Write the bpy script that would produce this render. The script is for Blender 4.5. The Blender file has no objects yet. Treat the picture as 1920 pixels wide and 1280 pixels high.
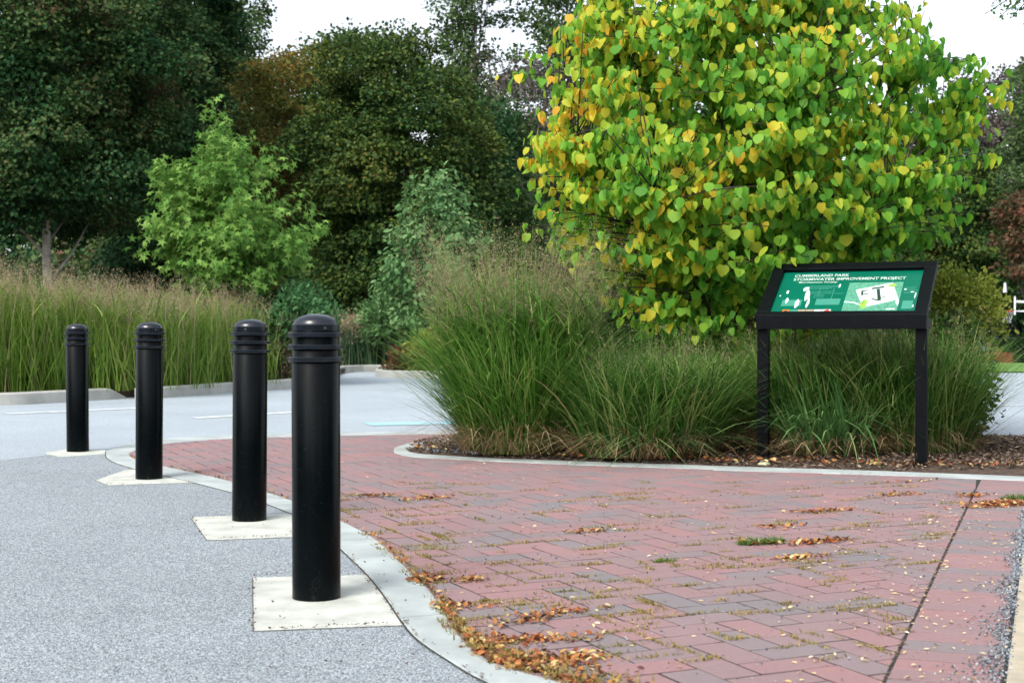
import bpy, math, random
import numpy as np
from mathutils import Vector
rs = np.random.RandomState(7)
random.seed(7)
S = bpy.context.scene
C = S.collection

# ------------------------------------------------------------------ camera
F = 2600.0; CH = 0.935; HY = 622.0      # focal length in photo pixels, eye height, horizon row
cd = bpy.data.cameras.new('camera'); cam = bpy.data.objects.new('camera', cd); C.objects.link(cam)
cam.location = (0, 0, CH)
cam.rotation_euler = (math.pi/2 - math.atan(18/F), 0, 0)
cd.sensor_width = 36; cd.lens = 36*F/1920
cd.clip_start = 0.05; cd.clip_end = 2000
cd.dof.use_dof = True; cd.dof.focus_distance = 7.6; cd.dof.aperture_fstop = 6.3
S.camera = cam
# ------------------------------------------------------------------ light
SUN_EL = math.radians(48); SUN_AZ = math.radians(215)   # azimuth clockwise from +Y: behind and left of the camera
w = bpy.data.worlds.new('World'); S.world = w; w.use_nodes = True
nt = w.node_tree; nt.nodes.clear()
sk = nt.nodes.new('ShaderNodeTexSky'); sk.sky_type = 'NISHITA'; sk.sun_disc = False
sk.sun_elevation = SUN_EL; sk.sun_rotation = SUN_AZ; sk.air_density = 1.0; sk.dust_density = 3.0; sk.ozone_density = 1.0
hs = nt.nodes.new('ShaderNodeHueSaturation'); hs.inputs['Saturation'].default_value = 0.35; hs.inputs['Value'].default_value = 1.5
bg = nt.nodes.new('ShaderNodeBackground'); bg.inputs['Strength'].default_value = 0.15
ow = nt.nodes.new('ShaderNodeOutputWorld')
nt.links.new(sk.outputs[0], hs.inputs['Color']); nt.links.new(hs.outputs[0], bg.inputs[0]); nt.links.new(bg.outputs[0], ow.inputs[0])
sl = bpy.data.lights.new('sun', 'SUN'); sl.energy = 1.5; sl.angle = math.radians(25); sl.color = (1, .95, .86)
so = bpy.data.objects.new('sun', sl); C.objects.link(so)
sd = Vector((math.sin(SUN_AZ)*math.cos(SUN_EL), math.cos(SUN_AZ)*math.cos(SUN_EL), math.sin(SUN_EL)))
so.rotation_euler = sd.to_track_quat('Z', 'Y').to_euler(); so.location = sd*50
S.view_settings.view_transform = 'Standard'; S.view_settings.look = 'None'
S.view_settings.exposure = 0.55; S.view_settings.gamma = 1; S.view_settings.use_curve_mapping = False

# ------------------------------------------------------------------ helpers
def G(x, y, z=0.0):                      # a point on the ground (height z) seen at photo pixel x, y
    d = (CH - z)*F/(y - HY)
    return ((x-960)/F*d, d, z)
def W(x, y, d):                          # a point at distance d
    return ((x-960)/F*d, d, CH - (y-HY)/F*d)
def mesh(name, V, Fc, mat, parent=None, smooth=False):
    V = np.asarray(V, dtype=np.float32).reshape(-1, 3)
    me = bpy.data.meshes.new(name)
    if isinstance(Fc, np.ndarray):
        n, k = Fc.shape
        me.vertices.add(len(V)); me.vertices.foreach_set('co', V.ravel())
        me.loops.add(n*k); me.loops.foreach_set('vertex_index', Fc.astype(np.int32).ravel())
        me.polygons.add(n); me.polygons.foreach_set('loop_start', np.arange(0, n*k, k, dtype=np.int32))
        me.update(calc_edges=True); me.validate()
    else:
        me.from_pydata([tuple(v) for v in V.tolist()], [], Fc); me.update()
    if smooth:
        me.polygons.foreach_set('use_smooth', np.ones(len(me.polygons), dtype=bool))
    mats = mat if isinstance(mat, (list, tuple)) else [mat]
    for m in mats: me.materials.append(m)
    o = bpy.data.objects.new(name, me); C.objects.link(o)
    if parent is not None: o.parent = parent
    return o
def tag(o, label=None, cat=None, group=None, kind=None):
    if label: o['label'] = label
    if cat: o['category'] = cat
    if group: o['group'] = group
    if kind: o['kind'] = kind
    return o
def empty(name, loc, label, cat, group=None, rz=0):
    o = bpy.data.objects.new(name, None); C.objects.link(o); o.location = loc; o.rotation_euler = (0, 0, rz)
    o.empty_display_size = .1
    return tag(o, label, cat, group)
class MB:
    def __init__(s): s.V = []; s.F = []
    def add(s, V, Fc):
        n = len(s.V); s.V += [tuple(v) for v in V]; s.F += [tuple(i+n for i in f) for f in Fc]
    def box(s, x0, y0, z0, x1, y1, z1, M=None):
        V = [(x0,y0,z0),(x1,y0,z0),(x1,y1,z0),(x0,y1,z0),(x0,y0,z1),(x1,y0,z1),(x1,y1,z1),(x0,y1,z1)]
        if M: V = [M(v) for v in V]
        s.add(V, [(0,3,2,1),(4,5,6,7),(0,1,5,4),(1,2,6,5),(2,3,7,6),(3,0,4,7)])
    def tube(s, P, R, n=6, cap=True):
        P = [Vector(p) for p in P]; k = len(P); ring = []
        for i, p in enumerate(P):
            t = (P[min(i+1, k-1)] - P[max(i-1, 0)])
            if t.length < 1e-6: t = Vector((0,0,1))
            t.normalize()
            a = t.cross(Vector((0,0,1)) if abs(t.z) < .9 else Vector((1,0,0))).normalized(); b = t.cross(a)
            r = R[i] if hasattr(R, '__len__') else R
            ring.append([p + (a*math.cos(2*math.pi*j/n) + b*math.sin(2*math.pi*j/n))*r for j in range(n)])
        V = [v for q in ring for v in q]; Fc = []
        for i in range(k-1):
            for j in range(n):
                Fc.append((i*n+j, i*n+(j+1) % n, (i+1)*n+(j+1) % n, (i+1)*n+j))
        if cap: Fc.append(tuple(range(n))[::-1]); Fc.append(tuple(range((k-1)*n, k*n)))
        s.add(V, Fc)
    def lathe(s, prof, n=48, c=(0,0,0)):
        V = []; Fc = []; k = len(prof)
        for (r, z) in prof:
            for j in range(n):
                a = 2*math.pi*j/n; V.append((c[0]+r*math.cos(a), c[1]+r*math.sin(a), c[2]+z))
        for i in range(k-1):
            for j in range(n): Fc.append((i*n+j, i*n+(j+1) % n, (i+1)*n+(j+1) % n, (i+1)*n+j))
        Fc.append(tuple(range(n))[::-1]); Fc.append(tuple(range((k-1)*n, k*n)))
        s.add(V, Fc)
    def build(s, name, mat, parent=None, smooth=False): return mesh(name, s.V, s.F, mat, parent, smooth)

def autosmooth(o, ang=35):
    me = o.data
    me.polygons.foreach_set('use_smooth', np.ones(len(me.polygons), dtype=bool))
    me.set_sharp_from_angle(angle=math.radians(ang))
    return o

# ---- materials
def newmat(name):
    m = bpy.data.materials.new(name); m.use_nodes = True; n = m.node_tree; n.nodes.clear()
    out = n.nodes.new('ShaderNodeOutputMaterial'); return m, n, out
def ramp(n, stops, interp='LINEAR'):
    r = n.nodes.new('ShaderNodeValToRGB'); r.color_ramp.interpolation = interp
    e = r.color_ramp.elements
    while len(e) > 1: e.remove(e[-1])
    e[0].position = stops[0][0]; e[0].color = (*stops[0][1], 1)
    for p, c in stops[1:]:
        x = e.new(p); x.color = (*c, 1)
    return r
def math_(n, op, a, b=None):
    m = n.nodes.new('ShaderNodeMath'); m.operation = op
    for i, v in enumerate((a, b)):
        if v is None: continue
        if isinstance(v, (int, float)): m.inputs[i].default_value = v
        else: n.links.new(v, m.inputs[i])
    return m.outputs[0]
def pos(n):
    g = n.nodes.new('ShaderNodeTexCoord'); return g.outputs['Object']
def noise(n, vec, scale, detail=3, rough=.55):
    t = n.nodes.new('ShaderNodeTexNoise'); t.inputs['Scale'].default_value = scale; t.inputs['Detail'].default_value = detail
    t.inputs['Roughness'].default_value = rough; n.links.new(vec, t.inputs['Vector']); return t.outputs['Fac']
def leafmat(name, stops, nscale=.8, nw=.6, rw=.5, trans=.35, rough=.5, off=0.0, grad=None, spec=.10):
    """leaf colour from a per-leaf random and a soft patch noise: position in ramp = nw*noise + rw*random + off"""
    m, n, out = newmat(name)
    geo = n.nodes.new('ShaderNodeNewGeometry')
    a = math_(n, 'MULTIPLY', noise(n, pos(n), nscale, 2), nw*1.0)
    b = math_(n, 'MULTIPLY', geo.outputs['Random Per Island'], rw)
    v = math_(n, 'ADD', a, b); v = math_(n, 'ADD', v, off)
    if grad:
        sp = n.nodes.new('ShaderNodeSeparateXYZ'); n.links.new(pos(n), sp.inputs[0])
        v = math_(n, 'ADD', v, math_(n, 'MULTIPLY', sp.outputs[0], grad[0])); v = math_(n, 'ADD', v, math_(n, 'MULTIPLY', sp.outputs[2], grad[1]))
    r = ramp(n, stops); n.links.new(v, r.inputs[0])
    p = n.nodes.new('ShaderNodeBsdfPrincipled'); p.inputs['Roughness'].default_value = rough
    p.inputs['Specular IOR Level'].default_value = spec
    n.links.new(r.outputs[0], p.inputs['Base Color'])
    t = n.nodes.new('ShaderNodeBsdfTranslucent'); n.links.new(r.outputs[0], t.inputs['Color'])
    mx = n.nodes.new('ShaderNodeMixShader'); mx.inputs[0].default_value = trans
    n.links.new(p.outputs[0], mx.inputs[1]); n.links.new(t.outputs[0], mx.inputs[2]); n.links.new(mx.outputs[0], out.inputs[0])
    return m
def solid(name, col, rough=.6, metal=0, nscale=None, amt=.25, bump=0, bscale=40, spec=.5, coat=0):
    m, n, out = newmat(name)
    p = n.nodes.new('ShaderNodeBsdfPrincipled'); p.inputs['Roughness'].default_value = rough; p.inputs['Metallic'].default_value = metal
    p.inputs['Specular IOR Level'].default_value = spec; p.inputs['Coat Weight'].default_value = coat
    p.inputs['Base Color'].default_value = (*col, 1)
    if nscale:
        r = ramp(n, [(.3, tuple(c*(1-amt) for c in col)), (.7, tuple(min(1, c*(1+amt)) for c in col))])
        n.links.new(noise(n, pos(n), nscale, 5), r.inputs[0]); n.links.new(r.outputs[0], p.inputs['Base Color'])
    if bump:
        b = n.nodes.new('ShaderNodeBump'); b.inputs['Strength'].default_value = bump; b.inputs['Distance'].default_value = .01
        n.links.new(noise(n, pos(n), bscale, 4), b.inputs['Height']); n.links.new(b.outputs[0], p.inputs['Normal'])
    n.links.new(p.outputs[0], out.inputs[0]); return m
def island(name, stops, rough=.8, ntex=30, namt=.25, bump=.3, bscale=120, big=1.2, bigamt=.0):
    m, n, out = newmat(name)
    geo = n.nodes.new('ShaderNodeNewGeometry'); r = ramp(n, stops); n.links.new(geo.outputs['Random Per Island'], r.inputs[0])
    f = noise(n, pos(n), ntex, 5, .7)
    f = math_(n, 'MULTIPLY_ADD', f, 2*namt); f.node.inputs[2].default_value = 1-namt
    g = noise(n, pos(n), big, 3, .6); g = math_(n, 'MULTIPLY_ADD', g, 2*bigamt); g.node.inputs[2].default_value = 1-bigamt
    f = math_(n, 'MULTIPLY', f, g)
    mx = n.nodes.new('ShaderNodeVectorMath'); mx.operation = 'SCALE'; n.links.new(r.outputs[0], mx.inputs[0]); n.links.new(f, mx.inputs['Scale'])
    p = n.nodes.new('ShaderNodeBsdfPrincipled'); p.inputs['Roughness'].default_value = rough
    n.links.new(mx.outputs[0], p.inputs['Base Color'])
    if bump:
        b = n.nodes.new('ShaderNodeBump'); b.inputs['Strength'].default_value = bump; b.inputs['Distance'].default_value = .004
        n.links.new(noise(n, pos(n), bscale, 4), b.inputs['Height']); n.links.new(b.outputs[0], p.inputs['Normal'])
    n.links.new(p.outputs[0], out.inputs[0]); return m
def aggregate(name, stops, scale, bump=.5, big=.4, bigamt=.12, rough=.85, dist=.004):
    m, n, out = newmat(name); P = pos(n)
    v = n.nodes.new('ShaderNodeTexVoronoi'); v.inputs['Scale'].default_value = scale; n.links.new(P, v.inputs['Vector'])
    sep = n.nodes.new('ShaderNodeSeparateColor'); n.links.new(v.outputs['Color'], sep.inputs[0])
    r = ramp(n, stops); n.links.new(sep.outputs[0], r.inputs[0])
    g = noise(n, P, big, 6, .6); g = math_(n, 'MULTIPLY_ADD', g, 2*bigamt); g.node.inputs[2].default_value = 1-bigamt
    e = ramp(n, [(0, (1,1,1)), (.55, (.95,.95,.95)), (.9, (.55,.55,.55))]); dd = math_(n, 'MULTIPLY', v.outputs['Distance'], 1.1); n.links.new(dd, e.inputs[0])
    g = math_(n, 'MULTIPLY', g, e.outputs[0])
    mx = n.nodes.new('ShaderNodeVectorMath'); mx.operation = 'SCALE'; n.links.new(r.outputs[0], mx.inputs[0]); n.links.new(g, mx.inputs['Scale'])
    p = n.nodes.new('ShaderNodeBsdfPrincipled'); p.inputs['Roughness'].default_value = rough
    n.links.new(mx.outputs[0], p.inputs['Base Color'])
    b = n.nodes.new('ShaderNodeBump'); b.inputs['Strength'].default_value = bump; b.inputs['Distance'].default_value = dist
    h = math_(n, 'SUBTRACT', 1.0, v.outputs['Distance']); n.links.new(h, b.inputs['Height']); n.links.new(b.outputs[0], p.inputs['Normal'])
    n.links.new(p.outputs[0], out.inputs[0]); return m

M = {}
M['asphalt'] = aggregate('road_asphalt', [(0, (.31,.37,.42)), (.6, (.39,.455,.505)), (1, (.49,.55,.595))], 140, .25, .45, .24)
M['chip'] = aggregate('coarse_asphalt', [(0, (.09,.108,.125)), (.3, (.24,.28,.312)), (.65, (.44,.50,.545)), (1, (.70,.76,.80))], 235, .9, .9, .20, dist=.006)
M['conc'] = solid('concrete_ribbon', (.385,.43,.425), .85, nscale=3.5, amt=.24, bump=.35, bscale=180)
M['pad'] = solid('pad_concrete', (.50,.52,.47), .85, nscale=7, amt=.22, bump=.35, bscale=160)
M['kerb'] = solid('kerb_concrete', (.40,.40,.37), .85, nscale=3, amt=.2, bump=.3, bscale=60)
M['slab'] = solid('tan_concrete', (.42,.37,.28), .85, nscale=9, amt=.18, bump=.3, bscale=150)
M['joint'] = solid('joint_sand', (.028,.026,.024), .95, nscale=30, amt=.4)
M['brick'] = island('clay_paver', [(0, (.185,.172,.18)), (.12, (.215,.172,.178)), (.35, (.245,.168,.172)), (.65, (.262,.164,.167)), (.88, (.29,.164,.166)), (1, (.225,.175,.182))], .85, 55, .20, .4, 260, 1.3, .13)
M['mulch'] = solid('mulch_ground', (.075,.05,.035), .95, nscale=25, amt=.5, bump=1, bscale=60)
M['mulchbit'] = island('mulch_bits', [(0, (.05,.03,.02)), (.4, (.10,.065,.045)), (.75, (.18,.13,.10)), (.92, (.3,.22,.15)), (1, (.5,.42,.32))], .9, 30, .2, 0)
M['soil'] = solid('forest_floor', (.045,.055,.025), .95, nscale=.7, amt=.4, bump=.6, bscale=6)
M['lawn'] = solid('lawn_green', (.10,.22,.035), .9, nscale=6, amt=.35, bump=1, bscale=30)
def worn(name, col, lo, hi):
    m, n, out = newmat(name); r = ramp(n, [(lo, (.37,.44,.50)), (hi, col)]); n.links.new(noise(n, pos(n), 7, 8, .75), r.inputs[0])
    p = n.nodes.new('ShaderNodeBsdfPrincipled'); p.inputs['Roughness'].default_value = .7; n.links.new(r.outputs[0], p.inputs['Base Color']); n.links.new(p.outputs[0], out.inputs[0]); return m
M['paint'] = worn('worn_white_paint', (.66,.69,.70), .38, .52)
M['bpaint'] = worn('worn_blue_paint', (.27,.62,.68), .40, .60)
def blackmat(name, base, dust, rough, spec, splash):
    m, n, out = newmat(name); P = pos(n); p = n.nodes.new('ShaderNodeBsdfPrincipled'); p.inputs['Specular IOR Level'].default_value = spec
    sp = n.nodes.new('ShaderNodeSeparateXYZ'); n.links.new(P, sp.inputs[0])
    low = math_(n, 'MULTIPLY_ADD', sp.outputs[2], -7.0); low.node.inputs[2].default_value = .9; low.node.use_clamp = True
    r1 = ramp(n, [(.56, (0,0,0)), (.72, (1,1,1))]); n.links.new(noise(n, P, 38, 6, .75), r1.inputs[0])
    r2 = ramp(n, [(.66, (0,0,0)), (.70, (1,1,1))]); n.links.new(noise(n, P, 90, 3, .6), r2.inputs[0])
    a = math_(n, 'MULTIPLY', low, math_(n, 'MULTIPLY', r1.outputs[0], splash)); f = math_(n, 'ADD', a, math_(n, 'MULTIPLY', r2.outputs[0], .35)); f.node.use_clamp = True
    mx = n.nodes.new('ShaderNodeMixRGB'); mx.inputs[1].default_value = (*base, 1); mx.inputs[2].default_value = (*dust, 1); n.links.new(f, mx.inputs[0]); n.links.new(mx.outputs[0], p.inputs['Base Color'])
    rr = math_(n, 'MULTIPLY_ADD', noise(n, P, 12, 5, .7), .22); rr.node.inputs[2].default_value = rough-.08; n.links.new(rr, p.inputs['Roughness'])
    n.links.new(p.outputs[0], out.inputs[0]); return m
M['black'] = blackmat('black_powder_coat', (.0008,.0020,.0026), (.026,.030,.030), .22, .12, 1.0)
M['blackcap'] = solid('black_powder_coat_skylit', (.006,.010,.016),   .2, spec=.6, nscale=14, amt=.4)  # paler bluish copy of the black coat: sky highlight put into the colour
M['frame'] = solid('black_recycled_plastic', (.0025,.0035,.005), .42, spec=.12, nscale=12, amt=.3, bump=.15, bscale=60)
M['bolt'] = solid('worn_bolt', (.2,.2,.2), .35, .9)
M['panel'] = solid('green_panel', (.0,.12,.072), .25, nscale=3, amt=.12)
M['white'] = solid('print_white', (.55,.68,.63), .35)
M['pale'] = solid('print_pale_green', (.05,.26,.19), .35)
M['mapgreen'] = solid('print_map_green', (.09,.30,.20), .35, nscale=60, amt=.4)
M['dark'] = solid('print_dark', (.02,.05,.04), .35)
M['orange'] = solid('print_orange', (.5,.16,.03), .35, nscale=90, amt=.5)
M['red'] = solid('print_red', (.5,.02,.03), .35)
M['tan'] = solid('print_tan', (.35,.28,.2), .35, nscale=90, amt=.4)
M['lime'] = solid('print_lime', (.25,.45,.08), .35, nscale=60, amt=.5)
M['bark'] = solid('bark', (.07,.055,.045), .9, nscale=12, amt=.4, bump=.8, bscale=25)
M['palebark'] = solid('pale_bark', (.36,.35,.31), .9, nscale=5, amt=.4, bump=.6, bscale=20)
M['redbark'] = solid('dark_smooth_bark', (.030,.022,.018), .8, nscale=12, amt=.4, bump=.5, bscale=40)

# ---- leaf templates (x across, y stem to tip, z normal)
HEART = (np.array([(0,0,0),(0,.45,-.05),(0,.94,-.22),
                   (-.24,-.06,.05),(-.48,.10,.16),(-.52,.42,.14),(-.30,.74,-.02),
                   (.24,-.06,.05),(.48,.10,.16),(.52,.42,.14),(.30,.74,-.02)]),
         np.array([(0,3,4),(0,4,1),(4,5,1),(5,6,1),(6,2,1),(0,8,7),(0,1,8),(8,1,9),(9,1,10),(10,1,2)]))
RHOMB = (np.array([(0,0,0),(.36,.45,.10),(0,1,0),(-.36,.45,.10)]), np.array([(0,1,2),(0,2,3)]))
OVAL = (np.array([(0,0,0),(.24,.25,.06),(.24,.65,.05),(0,1,-.06),(-.24,.65,.05),(-.24,.25,.06)]), np.array([(0,1,2),(0,2,3),(0,3,4),(0,4,5)]))
_st = [(0,.35,0)]
for i in range(5):
    a = math.radians(-90 + 72*i + 180) if False else math.radians(90 + 72*i)
    _st.append((.55*math.cos(a), .35+.62*math.sin(a), -.06)); a += math.radians(36); _st.append((.20*math.cos(a), .35+.22*math.sin(a), .05))
STAR = (np.array(_st), np.array([(0, 1+i, 1+(i+1) % 10) for i in range(10)]))

def unit(a): return a/np.maximum(np.linalg.norm(a, axis=-1, keepdims=True), 1e-9)
def leaves(P, Nrm, Dir, size, tmpl, sx=1.0):
    """one mesh array from leaf positions, normals, tip directions, sizes"""
    T, Fc = tmpl
    y = unit(Dir); z = Nrm - (Nrm*y).sum(-1, keepdims=True)*y; z = unit(z); x = np.cross(y, z)*np.asarray(sx).reshape(-1, 1)
    s = np.asarray(size).reshape(-1, 1, 1)
    V = P[:, None, :] + s*(T[None, :, 0:1]*x[:, None, :] + T[None, :, 1:2]*y[:, None, :] + T[None, :, 2:3]*z[:, None, :])
    k = len(T); n = len(P)
    FF = (Fc[None] + (np.arange(n)*k)[:, None, None]).reshape(-1, Fc.shape[1])
    return V.reshape(-1, 3), FF
def join(parts):
    Vs = []; Fs = []; n = 0
    for V, Fc in parts: Vs.append(V); Fs.append(Fc+n); n += len(V)
    return np.concatenate(Vs), np.concatenate(Fs)

def profile(pts, d):
    """photo-measured outline rows (y, x left, x right) -> world (z, x left, x right) at distance d, sorted by height"""
    out = [(CH-(y-HY)/F*d, (a-960)/F*d, (b-960)/F*d) for y, a, b in pts]
    return np.array(sorted(out))
def crown_pts(prof, d, depth, n, bias=.4, rng=rs, lump=0):
    z = prof[:, 0]; wd = prof[:, 2]-prof[:, 1]
    zz = rng.uniform(z[0], z[-1], n*4); ww = np.interp(zz, z, wd); keep = rng.rand(n*4) < ww/wd.max(); zz = zz[keep][:n]
    xl = np.interp(zz, z, prof[:, 1]); xr = np.interp(zz, z, prof[:, 2]); c = (xl+xr)/2; h = (xr-xl)/2
    a = rng.uniform(0, 2*np.pi, len(zz)); r = rng.rand(len(zz))**np.where(rng.rand(len(zz)) < .35, max(bias, .7), bias)
    dp = depth/2*np.clip(h/(wd.max()/2), .25, 1)
    if lump:
        q = rng.uniform(0, 6.28, 4); f = 2*np.pi/(.28*(z[-1]-z[0]))
        r = r*(1 + lump*(np.sin(3*a+q[0]+zz*f*.7) + .8*np.sin(5*a+q[1]-zz*f)*.8) - lump*.3)
        zz = zz + lump*1.2*np.sin(a*2+q[2]+c)*np.clip(r, 0, 1)
    X = c + h*r*np.cos(a); Y = d + dp*r*np.sin(a)
    P = np.stack([X, Y, zz], 1)
    N = unit(np.stack([np.cos(a), np.sin(a)*1.0, (zz-(z[0]*.6+z[-1]*.4))/(z[-1]-z[0])*1.4], 1))
    return P, N
def branch_pts(prof, d, depth, nb, rng):
    """clump centres strung along ascending branches, so that the outline breaks into sprays"""
    P, N = crown_pts(prof, d, depth, nb, .12, rng); z = prof[:, 0]; cx = np.interp(z.mean(), z, (prof[:, 1]+prof[:, 2])/2); out = []; no = []
    for p, n in zip(P, N):
        ax = np.array([cx + (np.interp(p[2], z, (prof[:, 1]+prof[:, 2])/2)-cx)*.6, d, 0]); r = np.hypot(*(p[:2]-ax[:2])); ax[2] = max(z[0], p[2]-.25-.6*r)
        if rng.rand() < .3: p = p + (p-ax)*.12
        L = np.linalg.norm(p-ax); k = max(2, int(L/.17))
        for t in np.linspace(.22, 1, k):
            q = ax + (p-ax)*t + np.array([0, 0, .10*L*math.sin(math.pi*t)]) + rng.normal(0, .05, 3); out.append(q); no.append(n)
    top = np.array([np.interp(z[-1], z, (prof[:, 1]+prof[:, 2])/2), d, z[-1]])
    for t in np.linspace(0, 1, 9): out.append(top - np.array([0, 0, 1.3*(1-t)]) + rng.normal(0, .05*(1.5-t), 3)); no.append(np.array([0, -.4, .9]))
    return np.array(out), np.array(no)
def limbs(mb, base, P, r0, rng, n=14, rise=.55, sides=6):
    """trunk with limbs that reach a sample of the crown's clumps"""
    top = P[:, 2].max(); base = np.array(base); c = P.mean(0)
    hgt = (top - base[2])
    tp = [base + (np.array([c[0], c[1], 0]) - np.array([base[0], base[1], 0]))*t*np.array([1,1,0]) + np.array([rng.normal(0, .012)*hgt, rng.normal(0, .012)*hgt, t*hgt*.88])*(1 if t > 0 else 0) for t in np.linspace(0, 1, 9)]
    mb.tube(tp, [r0*(1-.85*t)*(1.25 if t == 0 else 1) for t in np.linspace(0, 1, 9)], sides+2)
    for i in rng.choice(len(P), min(n, len(P)), replace=False):
        q = P[i]; zj = base[2] + (q[2]-base[2])*rng.uniform(.45, .75); t = min(.95, max(.08, (zj-base[2])/(hgt*.88)))
        k = t*8; a = int(k); s = tp[a]*(1-(k-a)) + tp[min(a+1, 8)]*(k-a)
        m = s*.5 + q*.5 + np.array([0, 0, -.06*np.linalg.norm(q-s)])
        rr = r0*(1-.85*t)*.45
        mb.tube([s, s*.6+m*.4, m, m*.4+q*.6, q], [rr, rr*.8, rr*.6, rr*.38, rr*.15], sides)
def clump_leaves(P, N, per, rc, size, tmpl, rng, flat=.5, up=.5, droop=.4, rnd=.6):
    k = len(P); idx = np.repeat(np.arange(k), per); n = len(idx)
    g = rng.normal(0, 1, (n, 3)); g = g/np.maximum(1, np.linalg.norm(g, axis=1, keepdims=True)/1.6)
    sc = (rc*rng.uniform(.6, 1.35, k))[idx][:, None]
    off = g*sc*np.array([1, 1, flat]); 
    L = P[idx] + off + np.array([0, 0, -1])*((off[:, :2]**2).sum(1, keepdims=True)/np.maximum(sc, .01)*.25)
    nn = unit(N[idx]*.8 + unit(off)*.5 + np.array([0, 0, up]) + rng.normal(0, rnd, (n, 3)))
    dd = unit(N[idx]*.6 + unit(off)*.5 + np.array([0, 0, -droop]) + rng.normal(0, .6, (n, 3)))
    return leaves(L, nn, dd, size*rng.uniform(.65, 1.3, n), tmpl)

def tree(name, label, cat, prof_px, d, depth, base_px_x, base_z, leafm, clumps, per, rc, lsize, r0, tmpl=RHOMB, barkm=None, seed=1, bias=.4, group='trees at the edge of the wood', nl=16, flat=.5, droop=.4, up=.5, branchy=False):
    rng = np.random.RandomState(seed)
    pr = profile(prof_px, d); P, N = branch_pts(pr, d, depth, clumps, rng) if branchy else crown_pts(pr, d, depth, clumps, bias, rng, .12)
    bx = (base_px_x-960)/F*d; t = empty(name, (bx, d, base_z), label, cat, group)
    o = np.array([bx, d, base_z])
    mb = MB(); limbs(mb, np.array([0, 0, 0.]), P-o, r0, rng, nl); mb.build('trunk', barkm or M['bark'], t, True)
    V, Fc = clump_leaves(P-o, N, per, rc, lsize, tmpl, rng, flat, up, droop)
    mesh('crown', V, Fc, leafm, t)
    return t

# ------------------------------------------------------------------ ground
def smooth(pts, n=8):
    """Catmull-Rom through 2D/3D points"""
    P = [np.array(p, float) for p in pts]; P = [2*P[0]-P[1]] + P + [2*P[-1]-P[-2]]; out = []
    for i in range(1, len(P)-2):
        for t in np.linspace(0, 1, n, endpoint=False):
            a, b, c, e = P[i-1], P[i], P[i+1], P[i+2]
            out.append(.5*((2*b)+(-a+c)*t+(2*a-5*b+4*c-e)*t*t+(-a+3*b-3*c+e)*t**3))
    out.append(P[-2]); return np.array(out)
def resample(P, n):
    s = np.r_[0, np.cumsum(np.linalg.norm(np.diff(P, axis=0), axis=1))]; t = np.linspace(0, s[-1], n)
    return np.stack([np.interp(t, s, P[:, i]) for i in range(P.shape[1])], 1)
def sheet(name, poly, z, mat, kind='structure', th=0.0):
    V = [(p[0], p[1], z) for p in poly]; n = len(V); Fc = [tuple(range(n))]
    if th:
        V += [(p[0], p[1], z-th) for p in poly]; Fc += [(i, i+n, (i+1) % n+n, (i+1) % n) for i in range(n)]
    area = sum(V[i][0]*V[(i+1) % n][1]-V[(i+1) % n][0]*V[i][1] for i in range(n))
    if area < 0: Fc = [f[::-1] for f in Fc]
    import bmesh
    me = bpy.data.meshes.new(name); me.from_pydata(V, [], Fc)
    bm = bmesh.new(); bm.from_mesh(me); bmesh.ops.triangulate(bm, faces=[f for f in bm.faces if len(f.verts) > 4]); bm.to_mesh(me); bm.free()
    me.materials.append(mat); o = bpy.data.objects.new(name, me); C.objects.link(o); return tag(o, kind=kind)
def ribbon(name, A, B, z, mat, th=.03, seg=1.6, gap=.006, bev=.004):
    """flush concrete ribbon between edge curves A and B, cast in lengths with open joints"""
    n = 240; A = resample(np.array(A)[:, :2], n); B = resample(np.array(B)[:, :2], n); m = (A+B)/2
    s = np.r_[0, np.cumsum(np.linalg.norm(np.diff(m, axis=0), axis=1))]; L = s[-1]; k = max(1, int(L/seg)); mb = MB()
    for q in range(k):
        s0 = L*q/k + gap/2; s1 = L*(q+1)/k - gap/2; c = max(2, int((s1-s0)/.08)); ts = np.linspace(s0, s1, c)
        a = np.stack([np.interp(ts, s, A[:, i]) for i in (0, 1)], 1); b = np.stack([np.interp(ts, s, B[:, i]) for i in (0, 1)], 1)
        u = (b-a)/np.linalg.norm(b-a, axis=1, keepdims=True); V = []
        for i in range(c):
            V += [(*a[i], z-th), (*a[i], z-bev), (*(a[i]+u[i]*bev), z), (*(b[i]-u[i]*bev), z), (*b[i], z-bev), (*b[i], z-th)]
        Fc = [(i*6+j, i*6+j+1, (i+1)*6+j+1, (i+1)*6+j) for i in range(c-1) for j in range(5)]
        Fc += [(0,1,2,3,4,5), tuple((c-1)*6+j for j in range(6))[::-1]]
        mb.add(V, Fc)
    o = mb.build(name, mat); fixn(o); return tag(o, kind='structure')
def fixn(o):
    import bmesh
    bm = bmesh.new(); bm.from_mesh(o.data); bmesh.ops.recalc_face_normals(bm, faces=bm.faces); bm.to_mesh(o.data); bm.free()

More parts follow.
